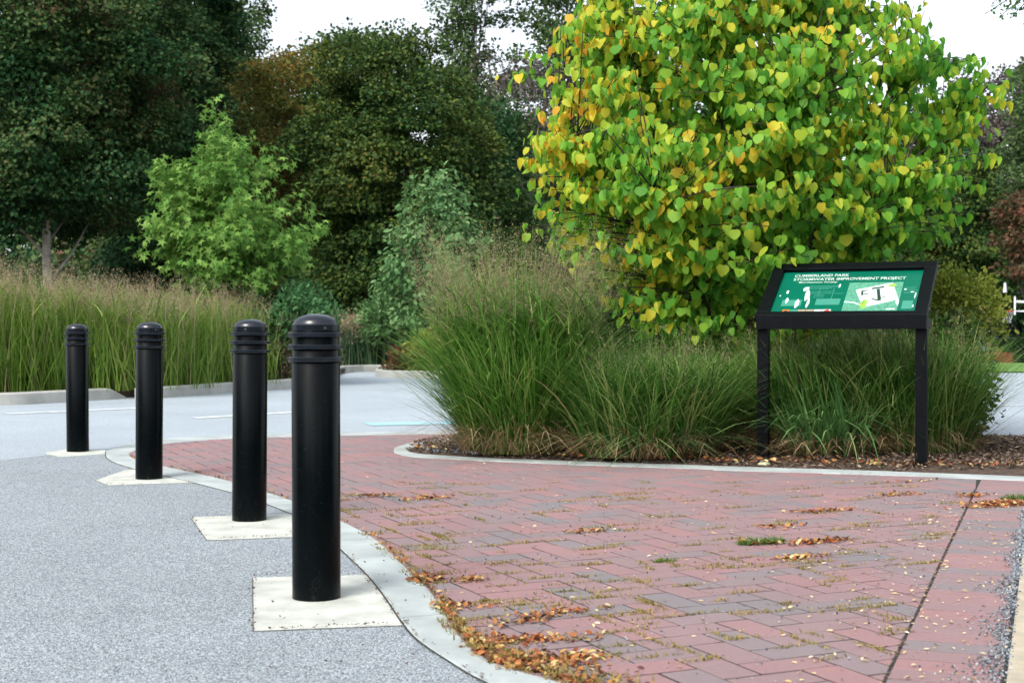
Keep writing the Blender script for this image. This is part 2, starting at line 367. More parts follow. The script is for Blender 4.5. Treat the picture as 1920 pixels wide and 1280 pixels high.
# terrain to the horizon; to the right the far lot lies lower
xs = np.r_[-500, -200, -100, np.arange(-60, 8, 8), np.arange(8, 16, 1), np.arange(16, 70, 8), 100, 200, 500]
ys = np.r_[-60, -20, 0, np.arange(4, 40, 4), np.arange(40, 50, 1), np.arange(52, 120, 8), 160, 300, 800]
def drop(x, y):
    sm = lambda a: max(0, min(1, a))**2*(3-2*max(0, min(1, a)))
    return -1.3*sm((x-8)/4)*sm((y-41)/5)
V = [(x, y, -.03+drop(x, y)) for y in ys for x in xs]; nx = len(xs)
Fc = [(j*nx+i, j*nx+i+1, (j+1)*nx+i+1, (j+1)*nx+i) for j in range(len(ys)-1) for i in range(nx-1)]
tag(mesh('ground', V, Fc, M['soil'], smooth=True), kind='structure')
sheet('road', [(-40, -6), (40, -6), (40, 31.8), (-2.8, 32.8), (-40, 32.8)], -.008, M['asphalt'])
sheet('lawn', [(5, 31.9), (40, 31.9), (40, 41), (5, 41)], .02, M['lawn'])
sheet('parking_lot', [(13, 47), (80, 47), (80, 72), (13, 72)], -1.3, M['asphalt'])

gi = lambda L: [G(x, y)[:2] for x, y in L]
in_back = gi([(1500,806),(1200,808),(1000,811),(830,814),(640,817),(550,819),(430,823),(330,830),(270,839),(242,850)])
ou_back = gi([(1500,800),(1200,802),(1000,804),(830,808),(640,811),(550,813),(430,816),(330,821),(245,832),(198,846)])
in_l = gi([(242,850),(250,860),(305,874),(400,895),(480,917),(548,940),(640,978),(702,1011),(746,1051),(790,1093),(816,1122),(836,1156),(858,1190),(917,1240),(1035,1277),(1200,1318),(1500,1370)])
ou_l = gi([(198,846),(203,861),(248,878),(340,899),(400,914),(470,934),(548,964),(600,994),(648,1038),(689,1078),(722,1119),(756,1169),(784,1200),(837,1236),(914,1280),(1080,1340),(1400,1420)])
IN = np.r_[smooth(in_back, 8), smooth(in_l, 8)[1:]]; OU = np.r_[smooth(ou_back, 8), smooth(ou_l, 8)[1:]]
# pair the two edges by nearest distance so the ribbon keeps its width
ribbon('concrete_ribbon_back', smooth(ou_back, 8), smooth(in_back, 8), .004, M['conc'], seg=1.8)
ribbon('concrete_ribbon', smooth(ou_l, 8), smooth(in_l, 8), .004, M['conc'], seg=1.45)
is_out = gi([(738,846),(742,851),(770,857),(830,861),(910,865),(1100,873),(1280,879),(1400,884),(1600,890),(1760,896),(1920,902),(2200,914)])
is_in = gi([(764,845),(772,849),(795,852),(840,855),(910,859),(1100,866),(1280,872),(1400,876),(1600,882),(1760,888),(1920,894),(2200,906)])
ib_out = gi([(738,846),(742,839),(775,830),(835,823),(900,818),(1000,814)])
ib_in = gi([(764,845),(770,840),(795,835),(845,829),(905,824),(1000,819)])
ribbon('planter_edging', smooth(is_out), smooth(is_in), .005, M['conc'], seg=2.0)
ribbon('planter_edging_back', smooth(ib_out), smooth(ib_in), .005, M['conc'], seg=2.0)

# foreground coarse asphalt bay
bay = [tuple(p) for p in smooth(ou_l, 6)] 
sheet('parking_bay', bay + [G(1400,1500)[:2], (-6, 1.0), (-8, 6), G(-300,868)[:2], G(0,862)[:2], G(110,850)[:2]], -.003, M['chip'])

# brick paving ------------------------------------------------
J0 = np.array(G(1655,1280)[:2]); J1 = np.array(G(1822,931)[:2]); ju = (J1-J0)/np.linalg.norm(J1-J0); jn = np.array([ju[1], -ju[0]])
left_mid = (resample(smooth(in_l, 8), 120)*.75 + resample(smooth(ou_l, 8), 120)*.25)
back_mid = (resample(smooth(in_back, 8), 80)*.5 + resample(smooth(ou_back, 8), 80)*.5)
isl_mid = (resample(smooth(is_out), 120)*.6 + resample(smooth(is_in), 120)*.4)
islb_mid = (resample(smooth(ib_out), 40)*.6 + resample(smooth(ib_in), 40)*.4)
JT = J0 + ju*4.95
right_isl = [p for p in isl_mid if np.dot(p-J0, jn) < 0]
region = np.array(list(back_mid[:60*1][::-1])[0:0] + list(islb_mid[::-1]) + right_isl + [JT, J0-ju*1.6] + list(left_mid[::-1]) + list(back_mid[::-1])[0:])
# close: back ribbon runs right behind the planter and back to the planter's back edging
def inside(p, poly):
    x, y = p; c = False; j = len(poly)-1
    for i in range(len(poly)):
        a, b = poly[i], poly[j]
        if (a[1] > y) != (b[1] > y) and x < (b[0]-a[0])*(y-a[1])/(b[1]-a[1])+a[0]: c = not c
        j = i
    return c
def clip(poly, p0, nrm):
    out = []
    for i in range(len(poly)):
        a, b = poly[i], poly[(i+1) % len(poly)]; da = np.dot(a-p0, nrm); db = np.dot(b-p0, nrm)
        if da >= 0: out.append(a)
        if (da >= 0) != (db >= 0): out.append(a+(b-a)*da/(da-db))
    return out
def fit(poly, reg):
    ins = [inside(p, reg) for p in poly]
    if all(ins): return poly
    if not any(ins): return None
    c = sum(poly)/4; A = reg; B = np.roll(reg, -1, 0); ab = B-A; t = np.clip(((c-A)*ab).sum(1)/np.maximum((ab**2).sum(1), 1e-12), 0, 1)
    q = A+ab*t[:, None]; i = np.argmin(((q-c)**2).sum(1)); e = ab[i]/max(1e-9, np.linalg.norm(ab[i])); nrm = np.array([-e[1], e[0]])
    if not inside(q[i]+nrm*.004, reg): nrm = -nrm
    r = clip(poly, q[i], nrm)
    return r if len(r) >= 3 else None
def brick(mb, poly, rng):
    c = sum(poly)/len(poly); n = len(poly); z = .0028 + float(np.clip(rng.normal(0, .0006), -.0009, .0009)); tx, ty = np.clip(rng.normal(0, .003, 2), -.004, .004)
    if len(poly) < 3: return
    ip = [p + (c-p)/np.linalg.norm(c-p)*.0035 for p in poly]
    V = [(p[0], p[1], -.02) for p in poly] + [(p[0], p[1], z-.0016+(p[0]-c[0])*tx+(p[1]-c[1])*ty) for p in poly] + [(p[0], p[1], z+(p[0]-c[0])*tx+(p[1]-c[1])*ty) for p in ip]
    Fc = [tuple(range(2*n, 3*n))] + [(i+k*n, (i+1) % n+k*n, (i+1) % n+(k+1)*n, i+(k+1)*n) for k in (0, 1) for i in range(n)]
    mb.add(V, Fc)
BW = .1265; gp = .0047; ang = math.radians(24.5); ca, sa = math.cos(ang), math.sin(ang)
rb = np.random.RandomState(3); mb = MB()
def lat(x, y): return np.array([x*ca - y*sa + .3486, x*sa + y*ca + 3.9])
for i in range(-50, 90):
    for j in range(-60, 100):
        m_ = (i-j) % 4
        if m_ == 0: a, b, e, f = i, j, i+2, j+1
        elif m_ == 3: a, b, e, f = i, j, i+1, j+2
        else: continue
        jit = rb.normal(0, .0009, 2)
        q = [lat(a*BW+gp, b*BW+gp)+jit, lat(e*BW-gp, b*BW+gp)+jit, lat(e*BW-gp, f*BW-gp)+jit, lat(a*BW+gp, f*BW-gp)+jit]
        if q[0][1] < 2.2 or q[0][1] > 13.5 or abs(q[0][0]) > 7: continue
        q = fit(q, region)
        if q: brick(mb, q, rb)
o = mb.build('brick_paving', M['brick']); fixn(o); tag(o, kind='structure')
# soldier course border between the long joint and the tan slab
mb = MB(); wd = .29; k = 0; s = -1.6
while s < 6.2:
    o0 = J0 + ju*s + jn*.010; q = [o0+ju*gp, o0+ju*gp+jn*(wd-.004), o0+ju*(BW-gp)+jn*(wd-.004), o0+ju*(BW-gp)]
    cc = q[0]
    if s > 4.5:
        # stop at the planter edging
        i_ = np.argmin(((isl_mid-sum(q)/4)**2).sum(1)); i_ = min(max(i_, 1), len(isl_mid)-2); e_ = isl_mid[i_+1]-isl_mid[i_-1]; e_ /= np.linalg.norm(e_)
        q = clip(q, isl_mid[i_], np.array([e_[1], -e_[0]]))
        if len(q) < 3: s += BW; continue
    brick(mb, q, rb); s += BW
for r_ in range(1, 1): pass
o = mb.build('brick_border', M['brick']); fixn(o); tag(o, kind='structure')
e0 = J0-ju*1.7; e1 = J0+ju*6
sheet('joint_bed', [tuple(p) for p in (smooth(ou_back, 6)[::-1]*.8+smooth(in_back, 6)[::-1]*.2)] + [(6, 11.5), (6, 2.2), (-.1, 2.2), ] + [tuple(p) for p in (smooth(ou_l, 6)*.8+resample(smooth(in_l, 6), len(smooth(ou_l, 6)))*.2)[::-1] if p[1] > 2.6], .0004, M['joint'])
sheet('concrete_walk', [e0+jn*(wd+.02), e1+jn*(wd+.02), e1+jn*3, e0+jn*3], .006, M['slab'], th=.03)

# planter bed mound
bed = [tuple(p) for p in smooth(is_in, 4)] + [(8.6, 9.6), (6.6, 11.6)] + [G(1900,829)[:2], G(1500,822)[:2], G(1200,818)[:2]] + [tuple(p) for p in smooth(ib_in, 4)[::-1]][:-1]
def mound(name, poly, z0, rise, mat, rings=(0, .06, .16, .35, .6, .85)):
    P = resample(np.array(poly+[poly[0]]), 160)[:-1]; n = len(P); c0 = P[:, 0].min(), P[:, 0].max()
    V = []; Fc = []; rg = np.random.RandomState(5)
    for k, t in enumerate(rings):
        for p in P:
            cx = c0[0]+ (p[0]-c0[0])*.92 + .5*.08*(c0[1]-c0[0]); near = np.array([cx, np.interp(cx, [c0[0], 0, 3, c0[1]], [11.0, 10.9, 10.5, 10.4])])
            q = p*(1-t)+near*t; V.append((q[0], q[1], z0 + rise*(1-(1-t)**3) + (rg.normal(0, .006) if k else 0)))
    for k in range(len(rings)-1):
        Fc += [(k*n+i, k*n+(i+1) % n, (k+1)*n+(i+1) % n, (k+1)*n+i) for i in range(n)]
    Fc.append(tuple(range((len(rings)-1)*n, len(rings)*n)))
    o = mesh(name, V, Fc, mat, smooth=True); fixn(o); return tag(o, kind='structure')
mound('mulch_bed', bed, .001, .05, M['mulch'])

# pads under the bollards
for nm, px in (('concrete_pad', [(474,1082),(475,1182),(758,1171),(688,1077)]),
               ('concrete_pad', [(357,969),(388,1012),(575,1005),(552,962)]),
               ('concrete_pad', [(178,900),(202,909),(368,904),(305,877),(236,880)]),
               ('concrete_pad', [(84,848),(112,856),(203,850),(196,843),(128,841)])):
    sheet(nm, [G(*p)[:2] for p in px], -.0008, M['pad'], th=.02)
for px in ([(474,1082),(475,1182),(758,1171),(688,1077)], [(357,969),(388,1012),(575,1005),(552,962)], [(178,900),(202,909),(368,904),(305,877),(236,880)]):
    q = np.array([G(*p)[:2] for p in px]); c = q.mean(0); sheet('pad_joint', [p+(p-c)/np.linalg.norm(p-c)*.007 for p in q], -.0020, M['joint'])
sm_ = smooth(ou_l, 8); T_ = np.gradient(sm_, axis=0); T_ /= np.linalg.norm(T_, axis=1, keepdims=True); N_ = np.stack([-T_[:, 1], T_[:, 0]], 1)
Vs_ = [(*(p+n_*k*.006), .0006) for p, n_ in zip(sm_, N_) for k in (-1, 1)]
tag(mesh('ribbon_joint', Vs_, [(2*i, 2*i+1, 2*i+3, 2*i+2) for i in range(len(sm_)-1)], M['joint']), kind='structure')
# painted lines on the road
def strip(name, a, b, wpx, mat, z=-.003):
    a = np.array(G(*a)[:2]); b = np.array(G(*b)[:2]); u = (b-a)/np.linalg.norm(b-a); n = np.array([-u[1], u[0]])*wpx/2
    sheet(name, [a-n, b-n, b+n, a+n], z, mat)
strip('parking_line', (12,775), (262,764), .2, M['paint'])
strip('parking_line', (362,783), (560,771), .2, M['paint'])
strip('parking_line', (688,794), (925,790), .50, M['bpaint'])
strip('parking_line', (1840,760), (2100,758), .10, M['paint'])

# left and far kerbs, planting beds behind them
def kerb(name, line, h=.15, wd=.16, back=1, slope_end=False, mat=None):
    P = resample(smooth([p[:2] for p in line], 8), 60); T = np.gradient(P, axis=0); T /= np.linalg.norm(T, axis=1, keepdims=True); N = np.stack([-T[:, 1], T[:, 0]], 1)*back
    V = []; Fc = []; n = len(P)
    for i in range(n):
        hh = h*(min(1, (n-1-i)/4+.12) if slope_end else 1)
        a = P[i]; V += [(*a, -.01), (*(a+N[i]*.012), hh-.02), (*(a+N[i]*.03), hh), (*(a+N[i]*wd), hh), (*(a+N[i]*wd), -.01)]
    for i in range(n-1):
        Fc += [(i*5+j, i*5+j+1, (i+1)*5+j+1, (i+1)*5+j) for j in range(4)]
    Fc += [(0,1,2,3,4), tuple((n-1)*5+j for j in range(5))[::-1]]
    o = mesh(name, V, Fc, mat or M['kerb']); fixn(o); return tag(o, kind='structure')
kerb('kerb', [G(-500,765), G(-200,762), G(0,759), G(120,753), G(238,746)], slope_end=True)
kerb('kerb', [G(272,748), G(304,745), G(433,735), G(551,727), G(600,719), G(628,708), G(650,698), G(720,695.5), G(900,695), G(1150,694)])
sheet('planting_bed', [G(-500,764)[:2], G(-200,761)[:2], G(0,757)[:2], G(120,751)[:2], G(225,745)[:2], G(262,742)[:2], G(290,744)[:2], G(433,733)[:2], G(551,725)[:2], G(600,717)[:2], G(632,703)[:2], G(655,696)[:2], G(720,694)[:2], G(900,694)[:2], G(1150,693)[:2], (2, 60), (-60, 60), (-60, 17)], .10, M['mulch'], th=.1)
isl2 = [(703,704.5),(710,706),(745,707.5),(830,708),(1000,706),(1100,704)]
kerb('kerb', [G(*p) for p in isl2], h=.14)
kerb('kerb', [G(703,704.5), G(706,702.5), G(730,701), G(900,699.5), G(1100,698)], h=.14, back=-1)
sheet('island_bed', [G(*p)[:2] for p in [(706,704)]+[(745,706.5),(830,707),(1000,705),(1100,703),(1100,699),(900,700.3),(730,701.8)]], .11, M['mulch'], th=.1)

# ------------------------------------------------------------------ bollards
def bolt_mb(r, z, a):
    mb = MB(); u = Vector((math.cos(a), math.sin(a), 0)); c = u*r + Vector((0, 0, z)); mb.tube([c-u*.004, c+u*.0025], .0045, 10); return mb
def make_bollard():
    t = empty('bollard', (0, 0, 0), 'x', 'bollard', 'black steel bollards along the paving edge')
    mb = MB(); mb.lathe([(.085, 0), (.085, .845), (.083, .848), (.083, .962)], 64); autosmooth(mb.build('post', M['black'], t))
    mb = MB(); pr = [(.0835, .938), (.0845, .940), (.0845, .961), (.082, .964)]
    for i in range(1, 13):
        a = math.pi/2*i/12; pr.append((max(.0006, .080*math.cos(a)), .964+.036*math.sin(a)))
    mb.lathe(pr, 64); autosmooth(mb.build('cap', M['blackcap'], t), 25)
    for z in (.9265, .884, .8405):
        mb = MB(); mb.lathe([(.0835, z-.008), (.0965, z-.008), (.0985, z-.006), (.0985, z+.006), (.0965, z+.008), (.0835, z+.008)], 64); autosmooth(mb.build('ring', M['blackcap'], t), 25)
    for a in (-60, 120): bolt_mb(.0845, .950, math.radians(a)).build('bolt', M['bolt'], t)
    return t
def dup(root):
    r = root.copy(); C.objects.link(r)
    for ch in root.children:
        c = ch.copy(); C.objects.link(c); c.parent = r
    return r
b0 = make_bollard()
BL = [((593, 4.89), 'nearest and largest black bollard with domed cap, on a square concrete pad', 0),
      ((467, 6.91), 'second black bollard from the front, overlapping the brick edge, on a pale pad', -35),
      ((279, 8.86), 'third black bollard from the front, standing where the brick ends in a curve', 10),
      ((145.5, 10.88), 'farthest and smallest black bollard, leftmost of the four', 25)]
for i, ((x, d), lab, rz) in enumerate(BL):
    o = b0 if i == 0 else dup(b0); o.location = ((x-960)/F*d, d, -.0012); o.rotation_euler = (math.radians([.15,-.3,.25,-.2][i]), math.radians([-.1,.25,.35,-.3][i]), math.radians(rz)); o['label'] = lab

# ------------------------------------------------------------------ sign
su = Vector((.913, -.407, 0)); sb = Vector((.407, .913, 0)); O = Vector((1.7277, 9.85, 0))
ang_s = math.atan2(su.y, su.x)
sg = empty('information_sign', (O.x, O.y, 0), 'green information panel in a tilted black frame on two square posts beside the ornamental grasses', 'sign', rz=ang_s)
# local: x along the sign, y back, z up
tw = 1.175; zb = 1.055; zt = 1.445; dpt = .607; til = math.atan2(zt-zb, dpt); slen = math.hypot(zt-zb, dpt)
def SL(u, v, h=0):        # u across, v up the slope, h out of the face
    return Vector((u, v*math.cos(til) - h*math.sin(til), zb + v*math.sin(til) + h*math.cos(til)))
for x, dz in ((.041, 0), (1.134, 0)):
    mb = MB(); bx = x
    ybt = .044
    mb.box(bx-.038, ybt, -.05, bx+.038, ybt+.075, 1.06); mb.build('post', M['frame'], sg)
fw = .085
mb = MB()
def slbox(mb, u0, u1, v0, v1, h0, h1): mb.box(u0, v0, h0, u1, v1, h1, lambda p: tuple(SL(p[0], p[1], p[2])))
fr = MB()
fwb = .048
slbox(fr, 0, tw, 0, fwb, -.055, 0); slbox(fr, 0, tw, slen-fw, slen, -.055, 0)
slbox(fr, 0, fw, fwb, slen-fw, -.0551, -.0002); slbox(fr, tw-fw, tw, fwb, slen-fw, -.0551, -.0002)
o = fr.build('frame', M['frame'], sg)
bv = o.modifiers.new('b', 'BEVEL'); bv.width = .004; bv.segments = 2
ap = MB(); ap.box(.003, .0035, zb-.10, tw-.003, .04, zb-.004)      # front apron board
ap.box(.003, .04, zb-.10, .04, slen*math.cos(til)-.02, zb-.07); ap.box(tw-.04, .04, zb-.10, tw-.003, .28, zb-.03)
o = ap.build('apron', M['frame'], sg); bv = o.modifiers.new('b', 'BEVEL'); bv.width = .003; bv.segments = 2
rp = MB(); slbox(rp, fw-.01, tw-.006, fwb-.01, slen-.006, -.075, -.05); rp.build('backboard', M['frame'], sg)
pn = MB(); slbox(pn, fw-.005, tw-fw+.005, fwb-.005, slen-fw+.005, -.052, -.030)
panel = pn.build('panel', M['panel'], sg)
PW = tw-2*fw; PH = slen-fw-fwb
def flat(name, pts, h, mat):           # polygon on the panel; u,v in 0..1 of panel area
    flats(name, [pts], h, mat)
ART = []
def flats(name, polys, h, mat):
    for pts in polys: ART.append(([SL(fw+u*PW, fwb+v*PH, -.030+h) for u, v in pts], mat))
def rect(u0, v0, u1, v1): return [(u0, v0), (u1, v0), (u1, v1), (u0, v1)]
def text(s, u, v, size, mat, wide=1.0, name='lettering'):
    cu = bpy.data.curves.new(name, 'FONT'); cu.body = s; cu.size = size; cu.offset = size*.012; cu.resolution_u = 3
    ob = bpy.data.objects.new('tmp', cu); C.objects.link(ob)
    bpy.context.view_layer.update()
    me = bpy.data.meshes.new_from_object(ob.evaluated_get(bpy.context.evaluated_depsgraph_get()))
    bpy.data.objects.remove(ob); n = len(me.vertices); co = np.empty(n*3, np.float32); me.vertices.foreach_get('co', co); co = co.reshape(-1, 3)
    wd_ = co[:, 0].max(); k = wide/wd_*PW if wide else 1
    out = [SL(fw+u*PW+c[0]*k, fwb+v*PH+c[1], -.0285) for c in co]
    me.vertices.foreach_set('co', np.array([tuple(q) for q in out], np.float32).ravel()); me.update(); me.name = name
    me.materials.clear(); me.materials.append(mat); o = bpy.data.objects.new(name, me); C.objects.link(o); o.parent = panel; return o
text('CUMBERLAND PARK', .085, .885, .050, M['white'], .395)
text('STORMWATER IMPROVEMENT PROJECT', .085, .795, .050, M['white'], .80)
text('Bioretention Facility', .13, .735, .030, M['white'], .28)
# map on the right half
flat('map', [(.50, .08), (.875, .08), (.875, .73), (.50, .73)], .0006, M['mapgreen'])
flat('map', [(.555, .56), (.80, .72), (.87, .33), (.64, .15)], .0010, M['white'])
flats('map', [[(.68,.34),(.73,.30),(.738,.32),(.688,.36)], [(.700,.57),(.722,.58),(.752,.31),(.730,.30)], [(.665,.60),(.748,.64),(.752,.605),(.668,.565)], [(.60,.53),(.64,.56),(.642,.54),(.602,.51)], [(.598,.54),(.612,.54),(.618,.43),(.603,.43)], [(.61,.46),(.65,.47),(.65,.45),(.61,.44)], [(.715,.36),(.775,.40),(.777,.385),(.717,.345)]], .0014, M['dark'])
flats('map', [[(.605,.22),(.635,.34),(.665,.30),(.655,.14),(.63,.12)], [(.77,.66),(.82,.70),(.835,.64),(.79,.61)]], .0016, M['lime'])
flats('map', [[(.50,.30),(.57,.28),(.62,.22),(.615,.20),(.565,.255),(.50,.275)], [(.80,.10),(.86,.10),(.86,.13),(.80,.13)], [(.86,.36),(.875,.30),(.875,.18),(.85,.26)], [(.50,.045),(.83,.045),(.83,.055),(.50,.055)]], .0012, M['white'])
# text rows and figures on the left half
rg = np.random.RandomState(4); rows = []; rows2 = []
for v in (.66, .635, .61, .585, .53, .505, .48): rows.append(rect(.20 + rg.rand()*.02, v, .36 + rg.rand()*.12, v+.008))
for v in (.45, .42, .39): rows.append(rect(.27, v, .345, v+.008))
for v in (.60, .57, .54, .50, .47): rows.append(rect(.885 + rg.rand()*.01, v, .955 + rg.rand()*.03, v+.008))
rows += [rect(.40, .32, .404, .60), rect(.30, .60, .404, .605), rect(.30,.44,.304,.60)]
flats('small_print', rows, .0006, M['pale'])
flats('drawing', [rect(.30, .22, .47, .36), rect(.06, .20, .20, .34), rect(.90,.12,.97,.30)], .0005, M['pale'])
def blob(u, v, a, b, n=9, seed=0):
    r = np.random.RandomState(seed); return [(u+a*math.cos(2*math.pi*i/n)*r.uniform(.6, 1.2), v+b*math.sin(2*math.pi*i/n)*r.uniform(.6, 1.2)) for i in range(n)]
flats('drawing', [blob(.225, .45, .022, .16, 11, 1), blob(.17, .25, .018, .12, 11, 2), blob(.245, .26, .014, .12, 9, 3), blob(.20, .60, .02, .06, 9, 4), blob(.075, .52, .012, .05, 9, 5), blob(.09, .33, .012, .07, 9, 6),
                  blob(.435, .66, .010, .05, 7, 7), blob(.03, .44, .006, .02, 7, 8), blob(.95, .50, .02, .015, 7, 9), blob(.975, .42, .006, .08, 7, 10), blob(.90, .56, .01, .02, 7, 12), blob(.975, .18, .006, .04, 7, 11)], .0010, M['white'])
xs_ = [.085, .14, .195, .25, .31, .365, .43]
for k, mt in enumerate(('orange', 'pale', 'tan', 'tan', 'white', 'white')):
    flat('photo_strip', rect(xs_[k], .03, xs_[k+1]-.004, .115), .0008, M[mt])
flat('photo_strip', blob(.395, .075, .03, .035, 9, 3), .0012, M['red'])
flat('photo_strip', blob(.11, .07, .018, .025, 9, 5), .0012, M['dark'])

mb = MB(); ml = []; mi = []
for V_, m_ in ART:
    if m_ not in ml: ml.append(m_)
    mi.append(ml.index(m_)); mb.add(V_, [tuple(range(len(V_)))])
o = mb.build('printed_graphic', ml, panel); o.data.polygons.foreach_set('material_index', mi)

# ------------------------------------------------------------------ grasses
def blades(n, base, height, lean, bend, width, rng, segs=6, az=None, azw=None, flop=.25):
    """n tapering blades; base (n,3); height, lean, bend arrays"""
    a = rng.uniform(0, 2*np.pi, n) if az is None else az
    dh = np.stack([np.cos(a), np.sin(a), np.zeros(n)], 1); s = np.linspace(0, 1, segs+1)[None, :, None]
    h = height[:, None, None]
    hor = dh[:, None, :]*(lean[:, None, None]*s + bend[:, None, None]*s**2.4)*h
    ver = np.array([0, 0, 1.])*(s - (flop*bend[:, None, None])*s**3.2)*h*np.sqrt(np.maximum(.1, 1-(lean[:, None, None]*.8)**2))
    c = base[:, None, :] + hor + ver
    tw_ = rng.uniform(0, np.pi, n) ; wv = np.stack([-np.sin(a)+.6*np.cos(tw_), np.cos(a)+.6*np.sin(tw_), np.zeros(n)], 1); wv = unit(wv)
    wd_ = (width[:, None, None])*np.sqrt(np.maximum(.0, 1-s**1.6))*.5
    L = c - wv[:, None, :]*wd_; R = c + wv[:, None, :]*wd_
    V = np.stack([L, R], 2).reshape(n, -1, 3); k = 2*(segs+1)
    f = np.array([(2*i, 2*i+1, 2*i+3, 2*i+2) for i in range(segs)])
    return V.reshape(-1, 3), (f[None] + (np.arange(n)*k)[:, None, None]).reshape(-1, 4), c
def seeds(c, rng, per, spread, sz, frac=.35):
    """airy panicles round the top of each stem line c (n, segs+1, 3)"""
    n, k, _ = c.shape; idx = np.repeat(np.arange(n), per); t = 1-frac*rng.rand(len(idx))**.8
    f = t*(k-1); a = np.minimum(k-2, f.astype(int)); fr = (f-a)[:, None]; P = c[idx, a]*(1-fr) + c[idx, a+1]*fr
    rad = spread*(1.05-t)[:, None]/frac*1.0 + spread*.15; g = unit(rng.normal(0, 1, (len(idx), 3))+np.array([0, 0, .5]))
    Q = P + g*rad*rng.uniform(.2, 1, (len(idx), 1))
    v1, f1 = leaves(Q, rng.normal(0, 1, (len(idx), 3)), unit(g+rng.normal(0, .4, g.shape)), sz*rng.uniform(.6, 1.4, len(idx)), (RHOMB[0]*np.array([.8, 1, 1]), RHOMB[1]))
    sd_ = unit(np.cross(g, rng.normal(0, 1, g.shape)))*sz*.055
    v2 = np.stack([P-sd_, P+sd_, Q], 1).reshape(-1, 3); f2 = np.arange(len(v2)).reshape(-1, 3)
    return join([(v1, f1), (v2, f2)])
M['grass'] = leafmat('switchgrass_blade', [(0, (.028,.10,.018)), (.38, (.075,.22,.03)), (.64, (.16,.36,.055)), (.85, (.34,.45,.13)), (1, (.56,.52,.28))], 2.5, .4, .75, .35, .4, -.06)
M['grassdark'] = leafmat('reed_grass_blade', [(0, (.024,.08,.018)), (.38, (.065,.18,.03)), (.64, (.14,.30,.06)), (.84, (.32,.42,.14)), (.94, (.46,.40,.19)), (1, (.58,.50,.30))], 2.5, .4, .75, .3, .4, -.05)
M['grassblue'] = leafmat('broad_grass_blade', [(0, (.03,.10,.03)), (.5, (.10,.24,.07)), (.85, (.28,.42,.16)), (1, (.46,.46,.25))], 2, .4, .6, .3, .4)
M['dry'] = leafmat('dry_blade', [(0, (.12,.07,.04)), (.5, (.30,.21,.11)), (1, (.58,.48,.30))], 2, .5, .5, .3, .6)
M['seed'] = leafmat('grass_seed_heads', [(0, (.17,.14,.08)), (.5, (.35,.28,.17)), (1, (.55,.47,.32))], 1.5, .4, .6, .3, .7)
M['fargrass'] = leafmat('far_switchgrass_blade', [(0, (.045,.11,.02)), (.4, (.12,.235,.035)), (.7, (.25,.35,.07)), (1, (.45,.43,.18))], .5, .5, .6, .35, .5, -.05)
M['farblue'] = leafmat('far_blue_grass_blade', [(0, (.02,.055,.03)), (.5, (.06,.13,.065)), (1, (.18,.22,.12))], .5, .6, .5, .35, .5, -.05)

def culm_leaves(c, rng, per, length, width, t0=.12, t1=.8):
    n, k, _ = c.shape; idx = np.repeat(np.arange(n), per); m = len(idx); t = rng.uniform(t0, t1, m); f = t*(k-1); a = np.minimum(k-2, f.astype(int)); fr = (f-a)[:, None]
    B = c[idx, a]*(1-fr) + c[idx, a+1]*fr
    V, Fc, _c = blades(m, B, length*rng.uniform(.5, 1.15, m), rng.uniform(.25, .95, m), rng.uniform(.1, 1.0, m), width*rng.uniform(.6, 1.3, m), rng, 5, flop=.75)
    return V, Fc
def clump(name, label, cx, cy, rx, ry, n, H, W_, lean, bend, mat, seed, heads=0, per=30, spread=.10, ssz=.011, headh=1.0, dry=0, az=None, z0=.03, group='ornamental grass clumps in the planter', dmat=None, hr=(.55, 1.0), segs=6, kind=None, flop=.25, headlean=.6, sca=.9, cl=9, ct=.6):
    rng = np.random.RandomState(seed); t = empty(name, (cx, cy, 0), label, 'ornamental grass', group)
    def bs(n, k=1.0):
        a = rng.uniform(0, 2*np.pi, n); r = np.sqrt(rng.rand(n))*k; return np.stack([rx*r*np.cos(a), ry*r*np.sin(a), np.full(n, z0)], 1), r*np.cos(a), r*np.sin(a)
    B, u, v = bs(n); a = np.arctan2(v*.8+rng.normal(0, sca, n), u+rng.normal(0, sca, n))
    hgt = H*rng.uniform(hr[0], hr[1], n); rr = np.hypot(u, v)
    V, Fc, c = blades(n, B, hgt, np.abs(rng.normal(lean*.6, lean*.5, n))+lean*.5*rr, np.abs(rng.normal(bend, bend*.6, n)), W_*rng.uniform(.6, 1.3, n), rng, segs, a, flop=flop)
    mesh('blades', V, Fc, mat, t)
    if dry:
        B, u, v = bs(dry, 1.15); a = np.arctan2(v+rng.normal(0, .5, dry), u+rng.normal(0, .5, dry))
        V, Fc, c = blades(dry, B, H*rng.uniform(.15, .5, dry), rng.uniform(.1, .8, dry), rng.uniform(.2, 1.2, dry), W_*rng.uniform(.5, 1.2, dry), rng, 5, a, flop=.8)
        mesh('dry_blades', V, Fc, M['dry'], t)
    if heads:
        B, u, v = bs(heads, .9); a = np.arctan2(v*.7+rng.normal(0, .35, heads), u+rng.normal(0, .35, heads)); rr = np.hypot(u, v)
        hh = H*headh*rng.uniform(.72, 1.08, heads)
        V, Fc, c = blades(heads, B, hh, lean*headlean*(rr*.9+rng.uniform(0, .35, heads)), np.abs(rng.normal(.10, .07, heads)), np.full(heads, .0045), rng, 8, a)
        V3, F3 = culm_leaves(c, rng, cl, H*.38, W_*1.05, .1, ct)
        V3, F3 = join([(V, Fc), (V3, F3)]); mesh('stems', V3, F3, mat, t)
        V, Fc = seeds(c, rng, per, spread, ssz); mesh('seed_heads', V, Fc, M['seed'], t)
    return t
